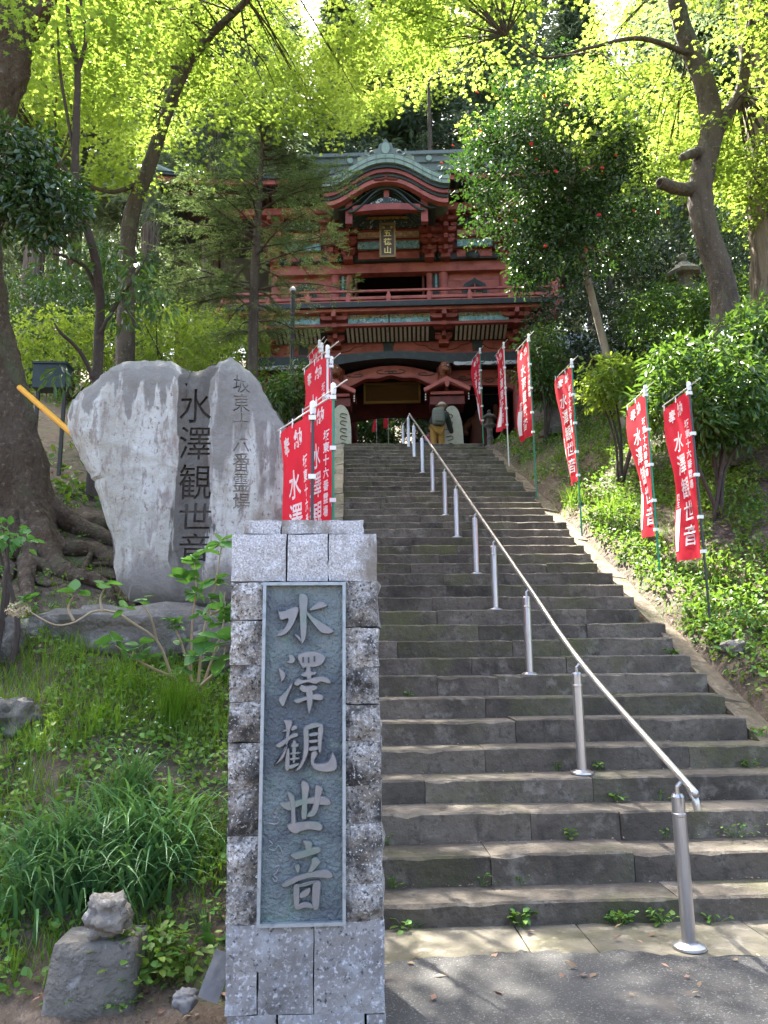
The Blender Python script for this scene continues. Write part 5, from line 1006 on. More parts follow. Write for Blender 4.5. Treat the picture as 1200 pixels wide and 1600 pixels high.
def maple_crown(ells, size, nl, rad0, tpl, r0=.02, every=2):
    def f(cg, g, limbs):
        for c, r, n in ells:
            nc = max(6, n // 8); K = ellipsoid(nc, c, r); C = K[rng.integers(0, nc, n)] + rng.normal(0, 1, (n, 3)) * (.62, .62, .30); C = C[open_sky(C)]; n = len(C); rd = rng.uniform(.75, 1.25, n) * rad0; k = clear_view(C, rd); C, rd = C[k], rd[k]
            maple_sprays(cg, C, rd, nl, size, tpl); limb_to(g, limbs, C, r0, every)
    return f
b = at(200, 600, 12.0); m1 = [root_at(b), at(197, 480, 12), at(204, 345, 12), at(236, 252, 12), at(262, 172, 11.8), at(292, 105, 11.5), at(332, 52, 11.2), at(390, -5, 10.8), at(470, -110, 10.2)]
m1b = [at(258, 180, 11.8), at(276, 115, 11.8), at(290, 60, 11.7), at(304, 0, 11.5), at(330, -120, 11.2)]
m1c = [at(222, 285, 12), at(175, 300, 11.8), at(130, 285, 11.6), at(90, 260, 11.4)]
make_tree('maple_tree', 'young maple with forked grey trunk and bright yellow-green leaves behind the carved stone', [(m1, [.17, .14, .13, .115, .10, .082, .066, .052, .04]), (m1b, [.07, .06, .05, .045, .03]), (m1c, [.045, .035, .025, .015])], 'bark_grey',
          maple_crown([((-2.6, 11.3, 12.2), (4.8, 3.6, 4.2), 400), ((-4.2, 10.5, 8.6), (2.6, 2.6, 2.4), 70)], .064, 165, .55, MAPLE5), 'leaf_maple')
b = at(1136, 640, 11.2); m2 = [root_at(b), at(1136, 520, 11.2), at(1128, 440, 11.2), at(1100, 350, 11.2), at(1096, 280, 11.2), at(1112, 205, 11.2), at(1100, 130, 11.1), at(1072, 60, 11), at(1056, 0, 10.8), at(1030, -120, 10.3)]
m2b = [at(1108, 225, 11.2), at(1135, 180, 11.1), at(1158, 140, 11), at(1166, 80, 10.8), at(1180, -20, 10.5)]; m2c = [at(1098, 292, 11.2), at(1068, 296, 11.1), at(1044, 290, 11), at(1031, 285, 10.95), at(1029.5, 284.5, 10.94)]
m2d = [at(1100, 238, 11.2), at(1080, 240, 11), at(1066, 246, 10.9), at(1065, 246.3, 10.89)]; m2e = [at(1080, 85, 11), at(1000, 60, 10.6), at(920, 75, 10.3), at(850, 90, 10.2), at(790, 55, 10.0)]
make_tree('maple_tree', 'large maple with twisted stout trunk and a cut stub on the right bank', [(m2, [.30, .23, .205, .195, .195, .185, .165, .15, .13, .08]), (m2b, [.13, .11, .09, .085, .05]), (m2c, [.12, .105, .095, .09, .01]), (m2d, [.10, .08, .06, .008]), (m2e, [.05, .036, .026, .018, .01])], 'bark_grey',
          maple_crown([((5.2, 11.2, 12.0), (5.4, 3.8, 4.0), 360), ((7.2, 12.0, 9.0), (2.4, 2.4, 2.4), 24)], .064, 160, .55, MAPLE5), 'leaf_maple', jit=.05)
# maples on the hill behind the gate, seen above its roof
for (px, Yp, label, ell) in ((470, 25.5, 'tall sunlit maple behind the left end of the gate roof', [((-1.8, 24.5, 20.5), (4.6, 3.2, 4.8), 200)]), (1010, 24.0, 'sunlit maple behind the camellia right of the gate', [((8.6, 23.5, 15.5), (4.2, 3.4, 6.0), 170)]), (690, 27.5, 'sunlit maple rising behind the ridge of the gate roof', [((3.4, 27, 22.5), (4.4, 3.0, 4.2), 160)])):
    b = root_at(at(px, 600, Yp)); c = np.array(ell[0][0])
    make_tree('maple_tree', label, [([b, b + (c - b) * .4 + (.3, 0, 0), b + (c - b) * .75, c + (0, 0, 2)], [.24, .18, .13, .05])], 'bark_grey', maple_crown(ell, .13, 90, .85, MAPLE3, .03, 2), 'leaf_maple')

# --- big old tree at the left edge with spreading roots
Yb = 8.2; tr = [at(20, 760, Yb), at(12, 690, Yb), at(2, 600, Yb), at(-16, 500, Yb), at(-26, 400, Yb), at(-26, 300, Yb), at(-18, 200, Yb), at(8, 100, Yb), at(18, 0, Yb), at(25, -150, Yb)]
tr[0][2] = float(gh(*tr[0][:2])) - .2
def old_crown(cg, g, limbs):  # overhead leaf mass added for its shade, then the surface roots
    C = ellipsoid(70, (-5.2, 7.2, 11.5), (3.6, 3.6, 2.6)); k = clear_view(C, np.full(len(C), .6)); maple_sprays(cg, C[k], np.full(k.sum(), .6), 110, .085, MAPLE3); limb_to(g, limbs, C[k], .03, 2)
    P0 = tr[0] + (0, 0, .35)
    for a, L in zip((-2.6, -1.9, -1.4, -1.0, -.65, -.3, 0.05, .4, -2.2, -1.2, -.8), (1.0, 1.2, 1.5, 1.3, 1.6, 1.4, 1.2, 1.0, .8, .9, 1.0)):
        d = np.array([math.cos(a), math.sin(a), 0]); pts = [P0 + d * .15 + (0, 0, .25)]
        for q in (.3, .55, .8, 1.0):
            w = P0[:2] + d[:2] * (.25 + L * q) + rng.normal(0, .05, 2); pts.append((w[0], w[1], float(gh(w[0], w[1])) + .05 - .08 * (q == 1.0)))
        g.tube(smooth_path(pts, 14), np.linspace(.15, .03, 14), 8, cap=False, jit=.08)
        for _ in range(2):
            s0 = np.array(pts[int(rng.integers(1, 4))]); w = s0[:2] + rng.normal(0, .32, 2); w2 = w + rng.normal(0, .25, 2)
            g.tube(smooth_path([s0, (w[0], w[1], float(gh(*w)) + .03), (w2[0], w2[1], float(gh(*w2)) - .03)], 8), np.linspace(.035, .012, 8), 6, cap=False)
    q = at(48, 50, Yb); g.tube(smooth_path([at(20, 60, Yb), q, at(75, 5, Yb - .3), at(100, -60, Yb - .5)], 10), np.linspace(.13, .06, 10), 10, cap=False)
make_tree('old_tree', 'massive old tree with brown bark and gnarled surface roots at the left edge', [(tr, [.52, .33, .26, .21, .20, .20, .22, .28, .26, .2])], 'bark_brown', old_crown, 'leaf_maple_deep', jit=.06, nseg=20)
# --- cedar trunk at the right edge
b = root_at(at(1200, 600, 12.4)); cd = [b, at(1206, 430, 12.4), at(1196, 250, 12.4), at(1186, 100, 12.4), at(1176, 0, 12.4), at(1165, -300, 12.4)]
def high_crown(cg, g, limbs):
    C = ellipsoid(35, (7.8, 13.0, 16.5), (2.2, 2.2, 1.8)); maple_sprays(cg, C, np.full(35, .6), 90, .10, MAPLE3)
make_tree('cedar_tree', 'straight cedar with stringy bark at the right edge', [(cd, [.42, .36, .34, .33, .32, .2])], 'bark_cedar', high_crown, 'leaf_cedar', jit=.05, nseg=20)

# --- yew-like conifer before the left half of the gate
b = root_at(at(397, 600, 12.6)); yw = [b, at(396, 520, 12.6), at(398, 430, 12.6), at(404, 330, 12.6), at(408, 250, 12.6), at(410, 205, 12.6)]
def yew_crown(cg, g, limbs):
    T = limbs[0]; z0, z1 = at(0, 530, 12.6)[2], T[-1][2]
    P = []; Dd = []
    for q in range(68):
        f = rng.uniform(0, 1) ** .8; z = z0 + (z1 - z0) * f; a = rng.uniform(0, 6.283); d = np.array([math.cos(a), math.sin(a), 0])
        base = T[np.argmin(abs(T[:, 2] - z))]; Lb = (2.4 if d[0] > 0 else 2.1) * np.interp(f, [0, .12, .35, .6, .85, 1], [.30, .62, 1.0, .92, .5, .15]) * rng.uniform(.6, 1.05)
        pts = smooth_path([base, base + d * Lb * .45 + (0, 0, .10), base + d * Lb + (0, 0, -.05 + rng.normal(0, .12))], 10); g.tube(pts, np.linspace(.022, .006, 10), 4, cap=False)
        nt = int(7 + 9 * Lb)
        for s_ in rng.uniform(.22, 1.0, nt):
            p0 = pts[int(s_ * 9)]; sd = np.array([-d[1], d[0], 0]) * rng.choice([-1, 1]); td = norm(d * rng.uniform(.5, 1.1) + sd * rng.uniform(.3, 1.0) + (0, 0, rng.normal(.02, .22))); tl = rng.uniform(.28, .6)
            n = 26; s = np.linspace(.05, 1, n); pp = p0 + td * (tl * s)[:, None] + np.outer(s ** 2, (0, 0, -.05)); P.append(pp)
            w = np.array([-td[1], td[0], 0]); sg = np.where(np.arange(n) % 2, 1, -1); Dd.append(td * .8 + w * sg[:, None] * .9 + rng.normal(0, .25, (n, 3)))
    P = np.concatenate(P); Dd = np.concatenate(Dd); leaves(cg, DIAM, P, Dd, rdir(len(P), 1.4, .5), rng.uniform(.055, .095, len(P)), rng.uniform(.013, .020, len(P)))
make_tree('yew_tree', 'slender dark conifer with fine flat needles in front of the gate', [(yw, [.10, .085, .08, .06, .04, .02])], 'bark_grey', yew_crown, 'leaf_yew')

# --- camellia with red flowers on the right
cb = root_at(at(980, 680, 14.6)); cm = [cb, at(962, 610, 14.6), at(942, 530, 14.7), at(919, 440, 14.8), at(905, 370, 14.9), at(880, 280, 14.9), at(865, 180, 14.9)]
CE = [(at(862, 250, 14.7), (1.75, 1.4, 2.0)), (at(940, 330, 14.6), (1.3, 1.2, 1.5)), (at(800, 290, 14.5), (1.25, 1.0, 1.2)), (at(905, 160, 14.8), (1.25, 1.1, 1.0)), (at(850, 385, 14.4), (.9, .9, .9))]
cam_pts = []
def camellia_crown(cg, g, limbs):
    for (c, r), n in zip(CE, (150, 95, 60, 60, 50)):
        C = c + (ellipsoid(n, c, r, .35) - c) * rng.uniform(.75, 1.22, (n, 1)); cam_pts.append(C); leaf_clusters(cg, C, .30, 70, .095, .052, OVAL, .7, .35); limb_to(g, limbs, C, .022, 3)
camt = make_tree('camellia_tree', 'glossy dark-leaved camellia dotted with red flowers, on a slanting pale trunk', [(cm, [.10, .085, .08, .075, .06, .045, .02])], 'bark_pale', camellia_crown, 'leaf_camellia')
pet = Geo(); k = 9; a = np.arange(k) / k * 6.283
leaves(pet, OVAL, np.zeros((k, 3)), np.stack([np.cos(a), np.sin(a), np.full(k, .35)], 1), np.tile([0, 0, 1.0], (k, 1)), .052, .045); leaves(pet, OVAL, np.zeros((5, 3)), np.stack([np.cos(a[:5] * 1.8), np.sin(a[:5] * 1.8), np.full(5, 1.0)], 1), np.tile([.1, 0, 1.0], (5, 1)), .042, .036)
pm = pet.mesh('flower'); pm.materials.append(MATS['petal_red'])
for (px, py) in ((707, 228), (750, 205), (690, 255), (830, 225), (838, 250), (902, 130), (930, 98), (918, 105), (868, 268), (975, 254), (941, 263), (940, 272), (936, 336), (962, 243), (915, 390), (990, 330), (1028, 332), (885, 165), (850, 150), (805, 345), (745, 145), (852, 385)):
    o = obj('flower', pm, 'petal_red', camt); p = at(px, py, 13.3 + rng.uniform(-.25, .35)); o.location = rel(p, cb); o.rotation_euler = (R_(70 + rng.normal(0, 25)), 0, R_(rng.normal(0, 40))); s_ = rng.uniform(.6, .95); o.scale = (s_, s_, s_)

# --- evergreen beside the old tree, slender tree, thin bare branches
b = root_at(at(-30, 760, 7.6))
def ever_crown(cg, g, limbs):
    C = np.concatenate([ellipsoid(55, at(25, 290, 7.3), (.62, .5, .55), .2), ellipsoid(25, at(75, 330, 7.2), (.42, .4, .38), .2)]); leaf_clusters(cg, C, .17, 55, .085, .04, OVAL, .6, .5); limb_to(g, limbs, C, .014, 3)
make_tree('evergreen_tree', 'small dark evergreen with drooping glossy leaves against the old tree', [([b, at(-45, 600, 7.6), at(-20, 420, 7.5), at(20, 300, 7.3)], [.06, .05, .04, .02])], 'bark_dark', ever_crown, 'leaf_camellia')
b = root_at(at(152, 640, 9.4)); st = [b, at(154, 540, 9.4), at(156, 470, 9.3), at(148, 400, 9.0), at(120, 300, 8.6), at(119, 200, 8.4), at(121, 110, 8.3), at(108, 40, 8.2), at(104, -60, 8.0)]
stb = [at(120, 120, 8.3), at(134, 60, 8.2), at(126, 0, 8.1), at(120, -60, 8)]; stc = [at(155, 470, 9.3), at(135, 420, 9.1), at(100, 400, 9), at(65, 395, 8.9)]; std = [at(157, 520, 9.3), at(185, 470, 9.2), at(205, 440, 9.1), at(230, 400, 9)]; ste = [at(120, 290, 8.6), at(80, 240, 8.4), at(20, 225, 8.3)]
stf = [at(150, 600, 9.4), at(125, 550, 9.2), at(95, 520, 9.0), at(85, 505, 9.0)]; stg = [at(118, 250, 8.5), at(95, 120, 8.3), at(90, 40, 8.2)]
def slender_crown(cg, g, limbs):
    C = np.array([at(*p) for p in ((205, 450, 9.1), (225, 470, 9), (190, 490, 9.2), (240, 450, 9), (100, 400, 9), (165, 420, 9.2), (212, 420, 9), (255, 480, 9), (175, 395, 9.1), (130, 385, 9), (95, 590, 9), (70, 420, 8.9))]); leaf_clusters(cg, C, .2, 34, .15, .04, OVAL, .5, 1.1)
make_tree('slender_tree', 'thin dark forked sapling with few hanging leaves between the old tree and the maple', [(st, [.075, .065, .06, .055, .05, .045, .04, .03, .02]), (stb, [.03, .025, .02, .012]), (stc, [.03, .025, .02, .01]), (std, [.028, .024, .02, .01]), (ste, [.03, .02, .012]), (stf, [.03, .025, .02, .01]), (stg, [.022, .018, .01])], 'bark_dark', slender_crown, 'leaf_laurel', nseg=8)

# --- shrubs
def shrub(name, label, px, py, Yp, r, n, L, W, m_, nl=40, cr=.2, stems=5, droop=.4, group=None, up=.6, py_base=None):
    c = at(px, py, Yp); b = root_at(c, .05); t = thing(name, label, 'shrub', tuple(b), 0, group); g = Geo(); s = Geo()
    C = ellipsoid(n, c, r, .2); leaf_clusters(g, C, cr, nl, L, W, OVAL, up, droop); obj('foliage', Geo().add(rel(g.verts(), b), np.concatenate(g.Q)), m_, t)
    for q in range(stems):
        e = C[q * len(C) // stems]; s.tube(smooth_path([b + rng.normal(0, .05, 3) * (1, 1, 0), (b + e) / 2 + rng.normal(0, .1, 3), e], 8), np.linspace(.03, .01, 8), 6, cap=False)
    obj('stem', Geo().add(rel(s.verts(), b), np.concatenate(s.Q)), 'bark_dark', t); return t
SH = [('leafy green shrub with long pointed leaves behind the two nearest right banners', 1105, 615, 9.7, (.95, .7, .70), 115, .14, .042, 'leaf_laurel'),
      ('green shrub with long leaves at the right frame edge above the banners', 1195, 570, 10.2, (.8, .7, .9), 90, .14, .042, 'leaf_laurel'),
      ('dark dense bush between the camellia trunk and the gate', 905, 520, 17.5, (1.3, 1.0, 1.5), 110, .12, .05, 'leaf_dark'),
      ('dark glossy bush right of the camellia trunk', 1010, 530, 16.0, (1.2, 1.0, 1.2), 100, .12, .05, 'leaf_dark'),
      ('mixed green bush in front of the second stone lantern', 1055, 500, 14.2, (1.0, .8, .8), 80, .11, .045, 'leaf_laurel'),
      ('shrub with yellowish leaf tips beside the camellia trunk foot', 960, 600, 12.2, (.55, .5, .35), 30, .13, .05, 'leaf_bush'),
      ('narrow leafy shrub hiding the first stone lantern', 845, 570, 15.8, (.45, .5, .9), 60, .13, .04, 'leaf_laurel'),
      ('dark bush below the twisted maple trunk', 1150, 500, 13.6, (1.1, .8, .9), 80, .11, .045, 'leaf_laurel'),
      ('tall dark evergreen bush right of the twisted trunk', 1180, 400, 17.5, (1.6, 1.2, 2.2), 150, .12, .055, 'leaf_dark'),
      ('dark evergreen thicket behind the twisted trunk', 1040, 380, 20.0, (1.8, 1.2, 2.6), 150, .14, .06, 'leaf_dark'),
      ('sunlit yellow-green bush behind the top of the carved stone', 290, 540, 16.0, (1.3, 1.0, .9), 100, .09, .05, 'leaf_bush'),
      ('bright yellow-green bush beside the left gate corner', 350, 545, 19.0, (1.2, .9, 1.0), 90, .10, .055, 'leaf_bush'),
      ('small glossy bush between the carved stone and the left banners', 448, 615, 11.6, (.42, .4, .42), 40, .10, .04, 'leaf_laurel'),
      ('pale green bush behind the dark metal box', 110, 560, 15.0, (1.2, 1.0, 1.1), 90, .10, .05, 'leaf_bush'),
      ('grey-green bush left of the dark metal box', 55, 500, 19.0, (1.6, 1.0, 1.4), 100, .12, .06, 'leaf_laurel'),
      ('green bush behind the slender sapling', 180, 470, 21.0, (2.0, 1.2, 1.6), 120, .13, .07, 'leaf_laurel'),
      ('small leafy sapling growing low at the left frame edge', 2, 850, 5.9, (.14, .2, .22), 10, .075, .045, 'leaf_hydrangea'),
      ('dark green bush left in the view through the gate passage', 560, 655, 32.0, (1.4, .8, 1.5), 90, .18, .07, 'leaf_laurel'),
      ('dark green bush in the middle of the view through the gate passage', 612, 650, 33.0, (1.5, .8, 1.7), 100, .18, .07, 'leaf_laurel'),
      ('green bush right in the view through the gate passage', 670, 640, 34.0, (1.6, .8, 1.7), 90, .18, .07, 'leaf_dark')]
for q, (lb, px, py, Yp, r, n, L, W, m_) in enumerate(SH): shrub('shrub', lb, px, py, Yp, r, n, L, W, m_, nl=(16 if n < 20 else 44), cr=(.12 if n < 20 else .22 + .004 * Yp), up=.6)

# --- forest of cedars behind: three shapes, copied
def cedar_proto(seed, H, cr0):
    r = np.random.default_rng(seed); t = thing('cedar_tree', 'tall cedar in the forest', 'tree', (0, 0, -50)); g = Geo(); g.tube([(0, 0, -.5), (0, 0, H * .5), (.1, 0, H)], [.34, .24, .03], 10, cap=False, jit=.04); cg = Geo(); P = []; D = []
    for q in range(330):
        f = r.uniform(0, 1) ** .9; z = H * (cr0 + (1 - cr0) * f); a = r.uniform(0, 6.283); Lb = 3.0 * (1 - f) ** .7 * r.uniform(.5, 1.1) + .3; d = np.array([math.cos(a), math.sin(a), 0])
        s = np.linspace(.15, 1, 34); s = np.repeat(s, 2); p = np.array([0, 0, z]) + d * (Lb * s)[:, None] + np.stack([0 * s, 0 * s, -.22 * Lb * s ** 1.5 + .12 * s * Lb], 1) + r.normal(0, .16, (len(s), 3)); P.append(p); D.append(d + r.normal(0, .55, (len(s), 3)) + (0, 0, -.55))
        if q % 3 == 0: g.tube([(0, 0, z), np.array([0, 0, z]) + d * Lb * .8 + (0, 0, -.1 * Lb)], [.03, .01], 4, cap=False)
    P = np.concatenate(P); D = np.concatenate(D); n = len(P); leaves(cg, DIAM, P, D, rdir(n, .6, .8), r.uniform(.22, .46, n), r.uniform(.05, .10, n))
    obj('trunk', g, 'bark_cedar', t, smooth=True); obj('crown', cg, 'leaf_cedar', t); return t
protos = [cedar_proto(3, 21, .34), cedar_proto(5, 25, .42), cedar_proto(8, 18, .20)]
GP = 'cedars of the forest behind'
FOR = [(326, 22, 0, 'thick straight cedar trunk just left of the gate'), (228, 27, 1, 'L'), (108, 30, 1, 'L'), (45, 26, 0, 'L'), (75, 40, 1, 'L'), (285, 37, 2, 'L'), (160, 46, 2, 'L'), (-40, 34, 2, 'L'), (15, 48, 2, 'L'), (250, 52, 2, 'L'), (-120, 28, 0, 'L'), (340, 47, 2, 'L'), (190, 34, 0, 'L'), (125, 58, 2, 'L'), (40, 60, 2, 'L'), (300, 60, 2, 'L'),
       (400, 33, 2, 'G'), (530, 34, 2, 'G'), (600, 37, 0, 'G'), (665, 34, 2, 'G'), (785, 35, 2, 'G'), (850, 38, 0, 'G'), (500, 52, 2, 'G'),
       (930, 31, 2, 'R'), (1010, 38, 2, 'R'), (1085, 30, 2, 'R'), (1150, 40, 2, 'R'), (1240, 29, 0, 'R'), (1310, 36, 2, 'R'), (960, 50, 1, 'R'), (1080, 52, 1, 'R'), (1200, 54, 2, 'R'), (1130, 24, 2, 'R'), (1290, 22, 0, 'R'), (900, 56, 2, 'R')]
LBL = dict(L='tall cedar in the hazy forest left of the gate', G='dark cedar rising behind the gate roof', R='tall cedar in the forest right of the gate')
used = set()
for (px, Yp, k, lb) in FOR:
    if k in used: o = copy_tree(protos[k])
    else: o = protos[k]; used.add(k)
    p = at(px, 500, Yp); o.location = (p[0], p[1], float(height(p[0], p[1])) - .3); s_ = rng.uniform(.88, 1.15) * (1.35 if lb == 'G' else 1.1); o.scale = (s_, s_, s_ * rng.uniform(.95, 1.15)); o.rotation_euler = (0, 0, rng.uniform(0, 6.28)); tag(o, LBL.get(lb, lb), 'tree', GP + dict(L=' on the left', G=' the gate', R=' on the right').get(lb, ' beside the gate'))

# ---------------------------------------------------------------- ground plants
def on_ground(n, x0, x1, y0, y1, f=None):
    x = rng.uniform(x0, x1, n); y = rng.uniform(y0, y1, n); z = gh(x, y); P = np.stack([x, y, z], 1)
    if f is not None: P = P[f(P)]
    return P
def dens(P, s, seed, lo): return vnoise(P * (1, 1, 0), s, seed) > lo
# left bank
P = np.concatenate([on_ground(16000, -3.6, -.35, 3.75, 6.6, lambda p: dens(p, 1.6, 21, -.2)), on_ground(2500, -5, -.4, 6.6, 9, lambda p: dens(p, 1.3, 22, .25))])
n = len(P); g = Geo(); blades(g, P, np.c_[rng.normal(0, 1, n), rng.normal(-.5, 1, n), 0 * P[:, 0]], rng.uniform(.05, .20, n), rng.uniform(.004, .008, n), rng.uniform(.2, 1.5, n), 3)
o = obj('bank_grass', g, 'grass'); tag(o, 'short wild grass on the left bank', 'grass', kind='stuff')
P = np.concatenate([on_ground(16000, -3.6, -.4, 3.7, 6.8, lambda p: dens(p, 1.9, 25, -.3)), on_ground(5000, -5.5, -.4, 6.4, 10, lambda p: dens(p, 1.4, 26, -.1)), on_ground(6000, -12, -.6, 10, 22, lambda p: dens(p, 1.0, 27, -.3))]); n = len(P); g = Geo()
leaves(g, OVAL, P + np.stack([0 * P[:, 0], 0 * P[:, 0], rng.uniform(.01, .09, n)], 1), rdir(n, .1), rdir(n, 1.6, .5), rng.uniform(.025, .055, n) * np.where(P[:, 1] > 9, 2.2, 1), rng.uniform(.02, .04, n) * np.where(P[:, 1] > 9, 2.0, 1)); o = obj('bank_herbs', g, 'leaf_ground'); tag(o, 'small leafy weeds covering the left bank', 'ground cover', kind='stuff')
# right bank
P = on_ground(12000, 3.55, 8.2, 5.2, 17.5, lambda p: dens(p, 1.1, 31, -.05) & (p[:, 0] > 3.6 + .25 * np.sin(p[:, 1] * 2))); n = len(P); g = Geo()
blades(g, P, np.c_[rng.normal(0, 1, n), rng.normal(-.3, 1, n), 0 * P[:, 0]], rng.uniform(.06, .24, n), rng.uniform(.005, .011, n), rng.uniform(.3, 1.5, n), 3); o = obj('bank_grass', g, 'grass'); tag(o, 'sunlit grass on the right bank under the banners', 'grass', kind='stuff')
P = np.concatenate([on_ground(7000, 3.55, 6.2, 4.7, 8.2), on_ground(34000, 3.6, 8.5, 5.0, 12, lambda p: dens(p, 1.2, 33, -.4)), on_ground(15000, 3.6, 9, 12, 18, lambda p: dens(p, 1.0, 34, -.4))]); n = len(P); g = Geo()
leaves(g, OVAL, P + np.stack([0 * P[:, 0], 0 * P[:, 0], rng.uniform(.01, .16, n)], 1), rdir(n, .1), rdir(n, 1.5, .5), rng.uniform(.035, .085, n), rng.uniform(.022, .05, n)); o = obj('bank_herbs', g, 'leaf_ground'); tag(o, 'dense leafy ground cover on the right bank', 'ground cover', kind='stuff')
P = np.concatenate([on_ground(5200, 3.35, 8, 4.8, 17.5), on_ground(1500, -5, -.35, 3.4, 10), on_ground(160, -3.0, -.5, 2.9, 3.7), on_ground(60, .3, 3.9, 3.6, 4.5) + (0, 0, .04)]); n = len(P); g = Geo()
leaves(g, DIAM, P + (0, 0, .012), rdir(n, 0) * (1, 1, .25), rdir(n, 2.2, .5), rng.uniform(.025, .07, n), rng.uniform(.014, .035, n)); o = obj('leaf_litter', g, 'dry_leaf'); tag(o, 'fallen brown leaves scattered on the banks', 'leaf litter', kind='stuff')
P = on_ground(260, -2.6, -.5, 4.3, 5.6, lambda p: dens(p, 2.4, 41, .1)); n = len(P); g = Geo(); leaves(g, DIAM, P + np.stack([0 * P[:, 0], 0 * P[:, 0], rng.uniform(.08, .14, n)], 1), rdir(n, 0), rdir(n, 2, .3), .013, .013); o = obj('wild_flowers', g, 'petal_white'); tag(o, 'tiny white flowers in the grass of the left bank', 'flowers', kind='stuff')
# strap-leaved lily clumps, fine grass tuft
def clump(name, label, cat, spots, m_, L, W, lean, ddir):
    c0 = np.mean([hit(*s[:2]) for s in spots], 0); t = thing(name, label, cat, tuple(c0)); g = Geo()
    for (px, py, n, sp) in spots:
        p = hit(px, py); B = p + rng.normal(0, sp, (n, 3)) * (1, 1, 0); B[:, 2] = gh(B[:, 0], B[:, 1]) - .01
        D = np.c_[rng.normal(ddir[0], .8, n), rng.normal(ddir[1], .6, n), np.zeros(n)]; blades(g, B - c0, D, rng.uniform(*L, n), rng.uniform(*W, n), rng.uniform(*lean, n), 7)
    o = obj('blades', g, m_, t, smooth=True); o['kind'] = 'stuff'; return t
clump('lily_clump', 'big clump of arching dark green strap leaves at the lower left', 'plant', [(90, 1345, 110, .08), (130, 1410, 80, .07), (190, 1320, 110, .09), (250, 1345, 100, .08), (40, 1420, 60, .07), (225, 1400, 80, .07)], 'lily_blade', (.34, .66), (.014, .023), (1.2, 2.3), (.0, -.6))
clump('lily_clump', 'smaller clump of strap leaves above the big one', 'plant', [(205, 1245, 60, .06), (170, 1262, 20, .05)], 'lily_blade', (.22, .4), (.009, .014), (.9, 1.9), (.1, -.6))
clump('grass_tuft', 'upright tuft of fine bright grass beside the pillar', 'grass', [(268, 1130, 240, .05)], 'grass_fine', (.25, .48), (.0035, .006), (.1, .7), (0, -.3))
clump('grass_tuft', 'fine green grass hanging below the hydrangea', 'grass', [(215, 1090, 110, .10), (310, 1110, 160, .09), (160, 1150, 70, .08)], 'grass_fine', (.18, .36), (.0035, .006), (.3, 1.2), (0, -.5))
clump('grass_tuft', 'sunlit grass tuft beside the third right banner', 'grass', [(900, 790, 90, .12), (950, 810, 60, .12)], 'grass', (.2, .45), (.006, .011), (.4, 1.4), (-.3, -.5))

# hydrangea
hb = hit(300, 1075); hyd = thing('hydrangea', 'sprawling hydrangea with fresh round leaves and bare arching stems', 'shrub', tuple(hb)); g = Geo()
hl = lambda px, py, Yp: at(px, py, Yp) - hb
stems = [[(268, 1056, 5.6), (247, 1003, 5.5), (213, 977, 5.4), (180, 957, 5.35), (147, 955, 5.3), (117, 972, 5.2), (90, 977, 5.15), (67, 968, 5.1), (46, 955, 5.1)], [(275, 1060, 5.6), (230, 1040, 5.4), (205, 1025, 5.3), (180, 1008, 5.25)], [(245, 1000, 5.5), (236, 965, 5.4), (222, 945, 5.35)], [(115, 970, 5.2), (107, 950, 5.2), (115, 930, 5.15)], [(160, 955, 5.3), (157, 935, 5.3), (165, 915, 5.25)],
         [(298, 1060, 5.5), (300, 980, 5.4), (306, 920, 5.3), (304, 880, 5.25)], [(310, 1065, 5.4), (318, 990, 5.2), (335, 920, 5.1), (346, 855, 5.0)], [(318, 1068, 5.3), (335, 1020, 5.1), (348, 980, 5.0), (352, 940, 4.95)], [(300, 1065, 5.5), (285, 1010, 5.4), (275, 985, 5.35), (268, 970, 5.3)], [(315, 1070, 5.3), (345, 1040, 5.0), (352, 1010, 4.95)], [(330, 960, 5.15), (345, 950, 5.0), (352, 925, 4.95)]]
for s in stems: g.tube(smooth_path([hl(*p) for p in s], 22), np.linspace(.010, .004, 22), 6, cap=False)
obj('stem', g, 'stem_pale', hyd, smooth=True)
lm = []
for v in range(3):
    q = Geo(); n_ = 7; u = np.linspace(0, 1, n_); wv = .40 * np.sin(np.pi * u ** .8) ** .85 * (1.0 + .05 * v); V = []
    for k in range(n_): V += [(u[k], -wv[k], .10 * wv[k] - .12 * u[k] ** 2), (u[k], 0, -.12 * u[k] ** 2 - .02), (u[k], wv[k], .10 * wv[k] - .12 * u[k] ** 2)]
    me = q.add(V, [(3 * k + e, 3 * k + 3 + e, 3 * k + 4 + e, 3 * k + 1 + e) for k in range(n_ - 1) for e in (0, 1)]).mesh('leaf', smooth=True); me.materials.append(MATS['leaf_hydrangea']); lm.append(me)
heads = [(40, 937, 5.1, 5, .075), (118, 922, 5.15, 5, .07), (165, 912, 5.25, 4, .075), (222, 937, 5.35, 4, .05), (192, 950, 5.35, 4, .055), (178, 1003, 5.25, 5, .085), (215, 1008, 5.3, 4, .08), (226, 1025, 5.3, 4, .07), (304, 875, 5.25, 6, .08), (318, 860, 5.2, 4, .07), (346, 850, 5.0, 6, .085), (335, 905, 5.1, 6, .08), (306, 925, 5.3, 6, .075), (290, 905, 5.3, 5, .08), (275, 980, 5.3, 6, .065), (268, 968, 5.3, 5, .055), (350, 950, 4.95, 6, .08), (352, 1000, 4.9, 6, .10), (320, 1000, 5.15, 6, .08), (305, 1025, 5.3, 5, .08), (285, 1045, 5.4, 5, .08), (345, 1030, 4.95, 5, .09), (312, 960, 5.25, 5, .07), (340, 975, 5.0, 5, .08), (330, 935, 5.1, 5, .08), (283, 1000, 5.4, 4, .05)]
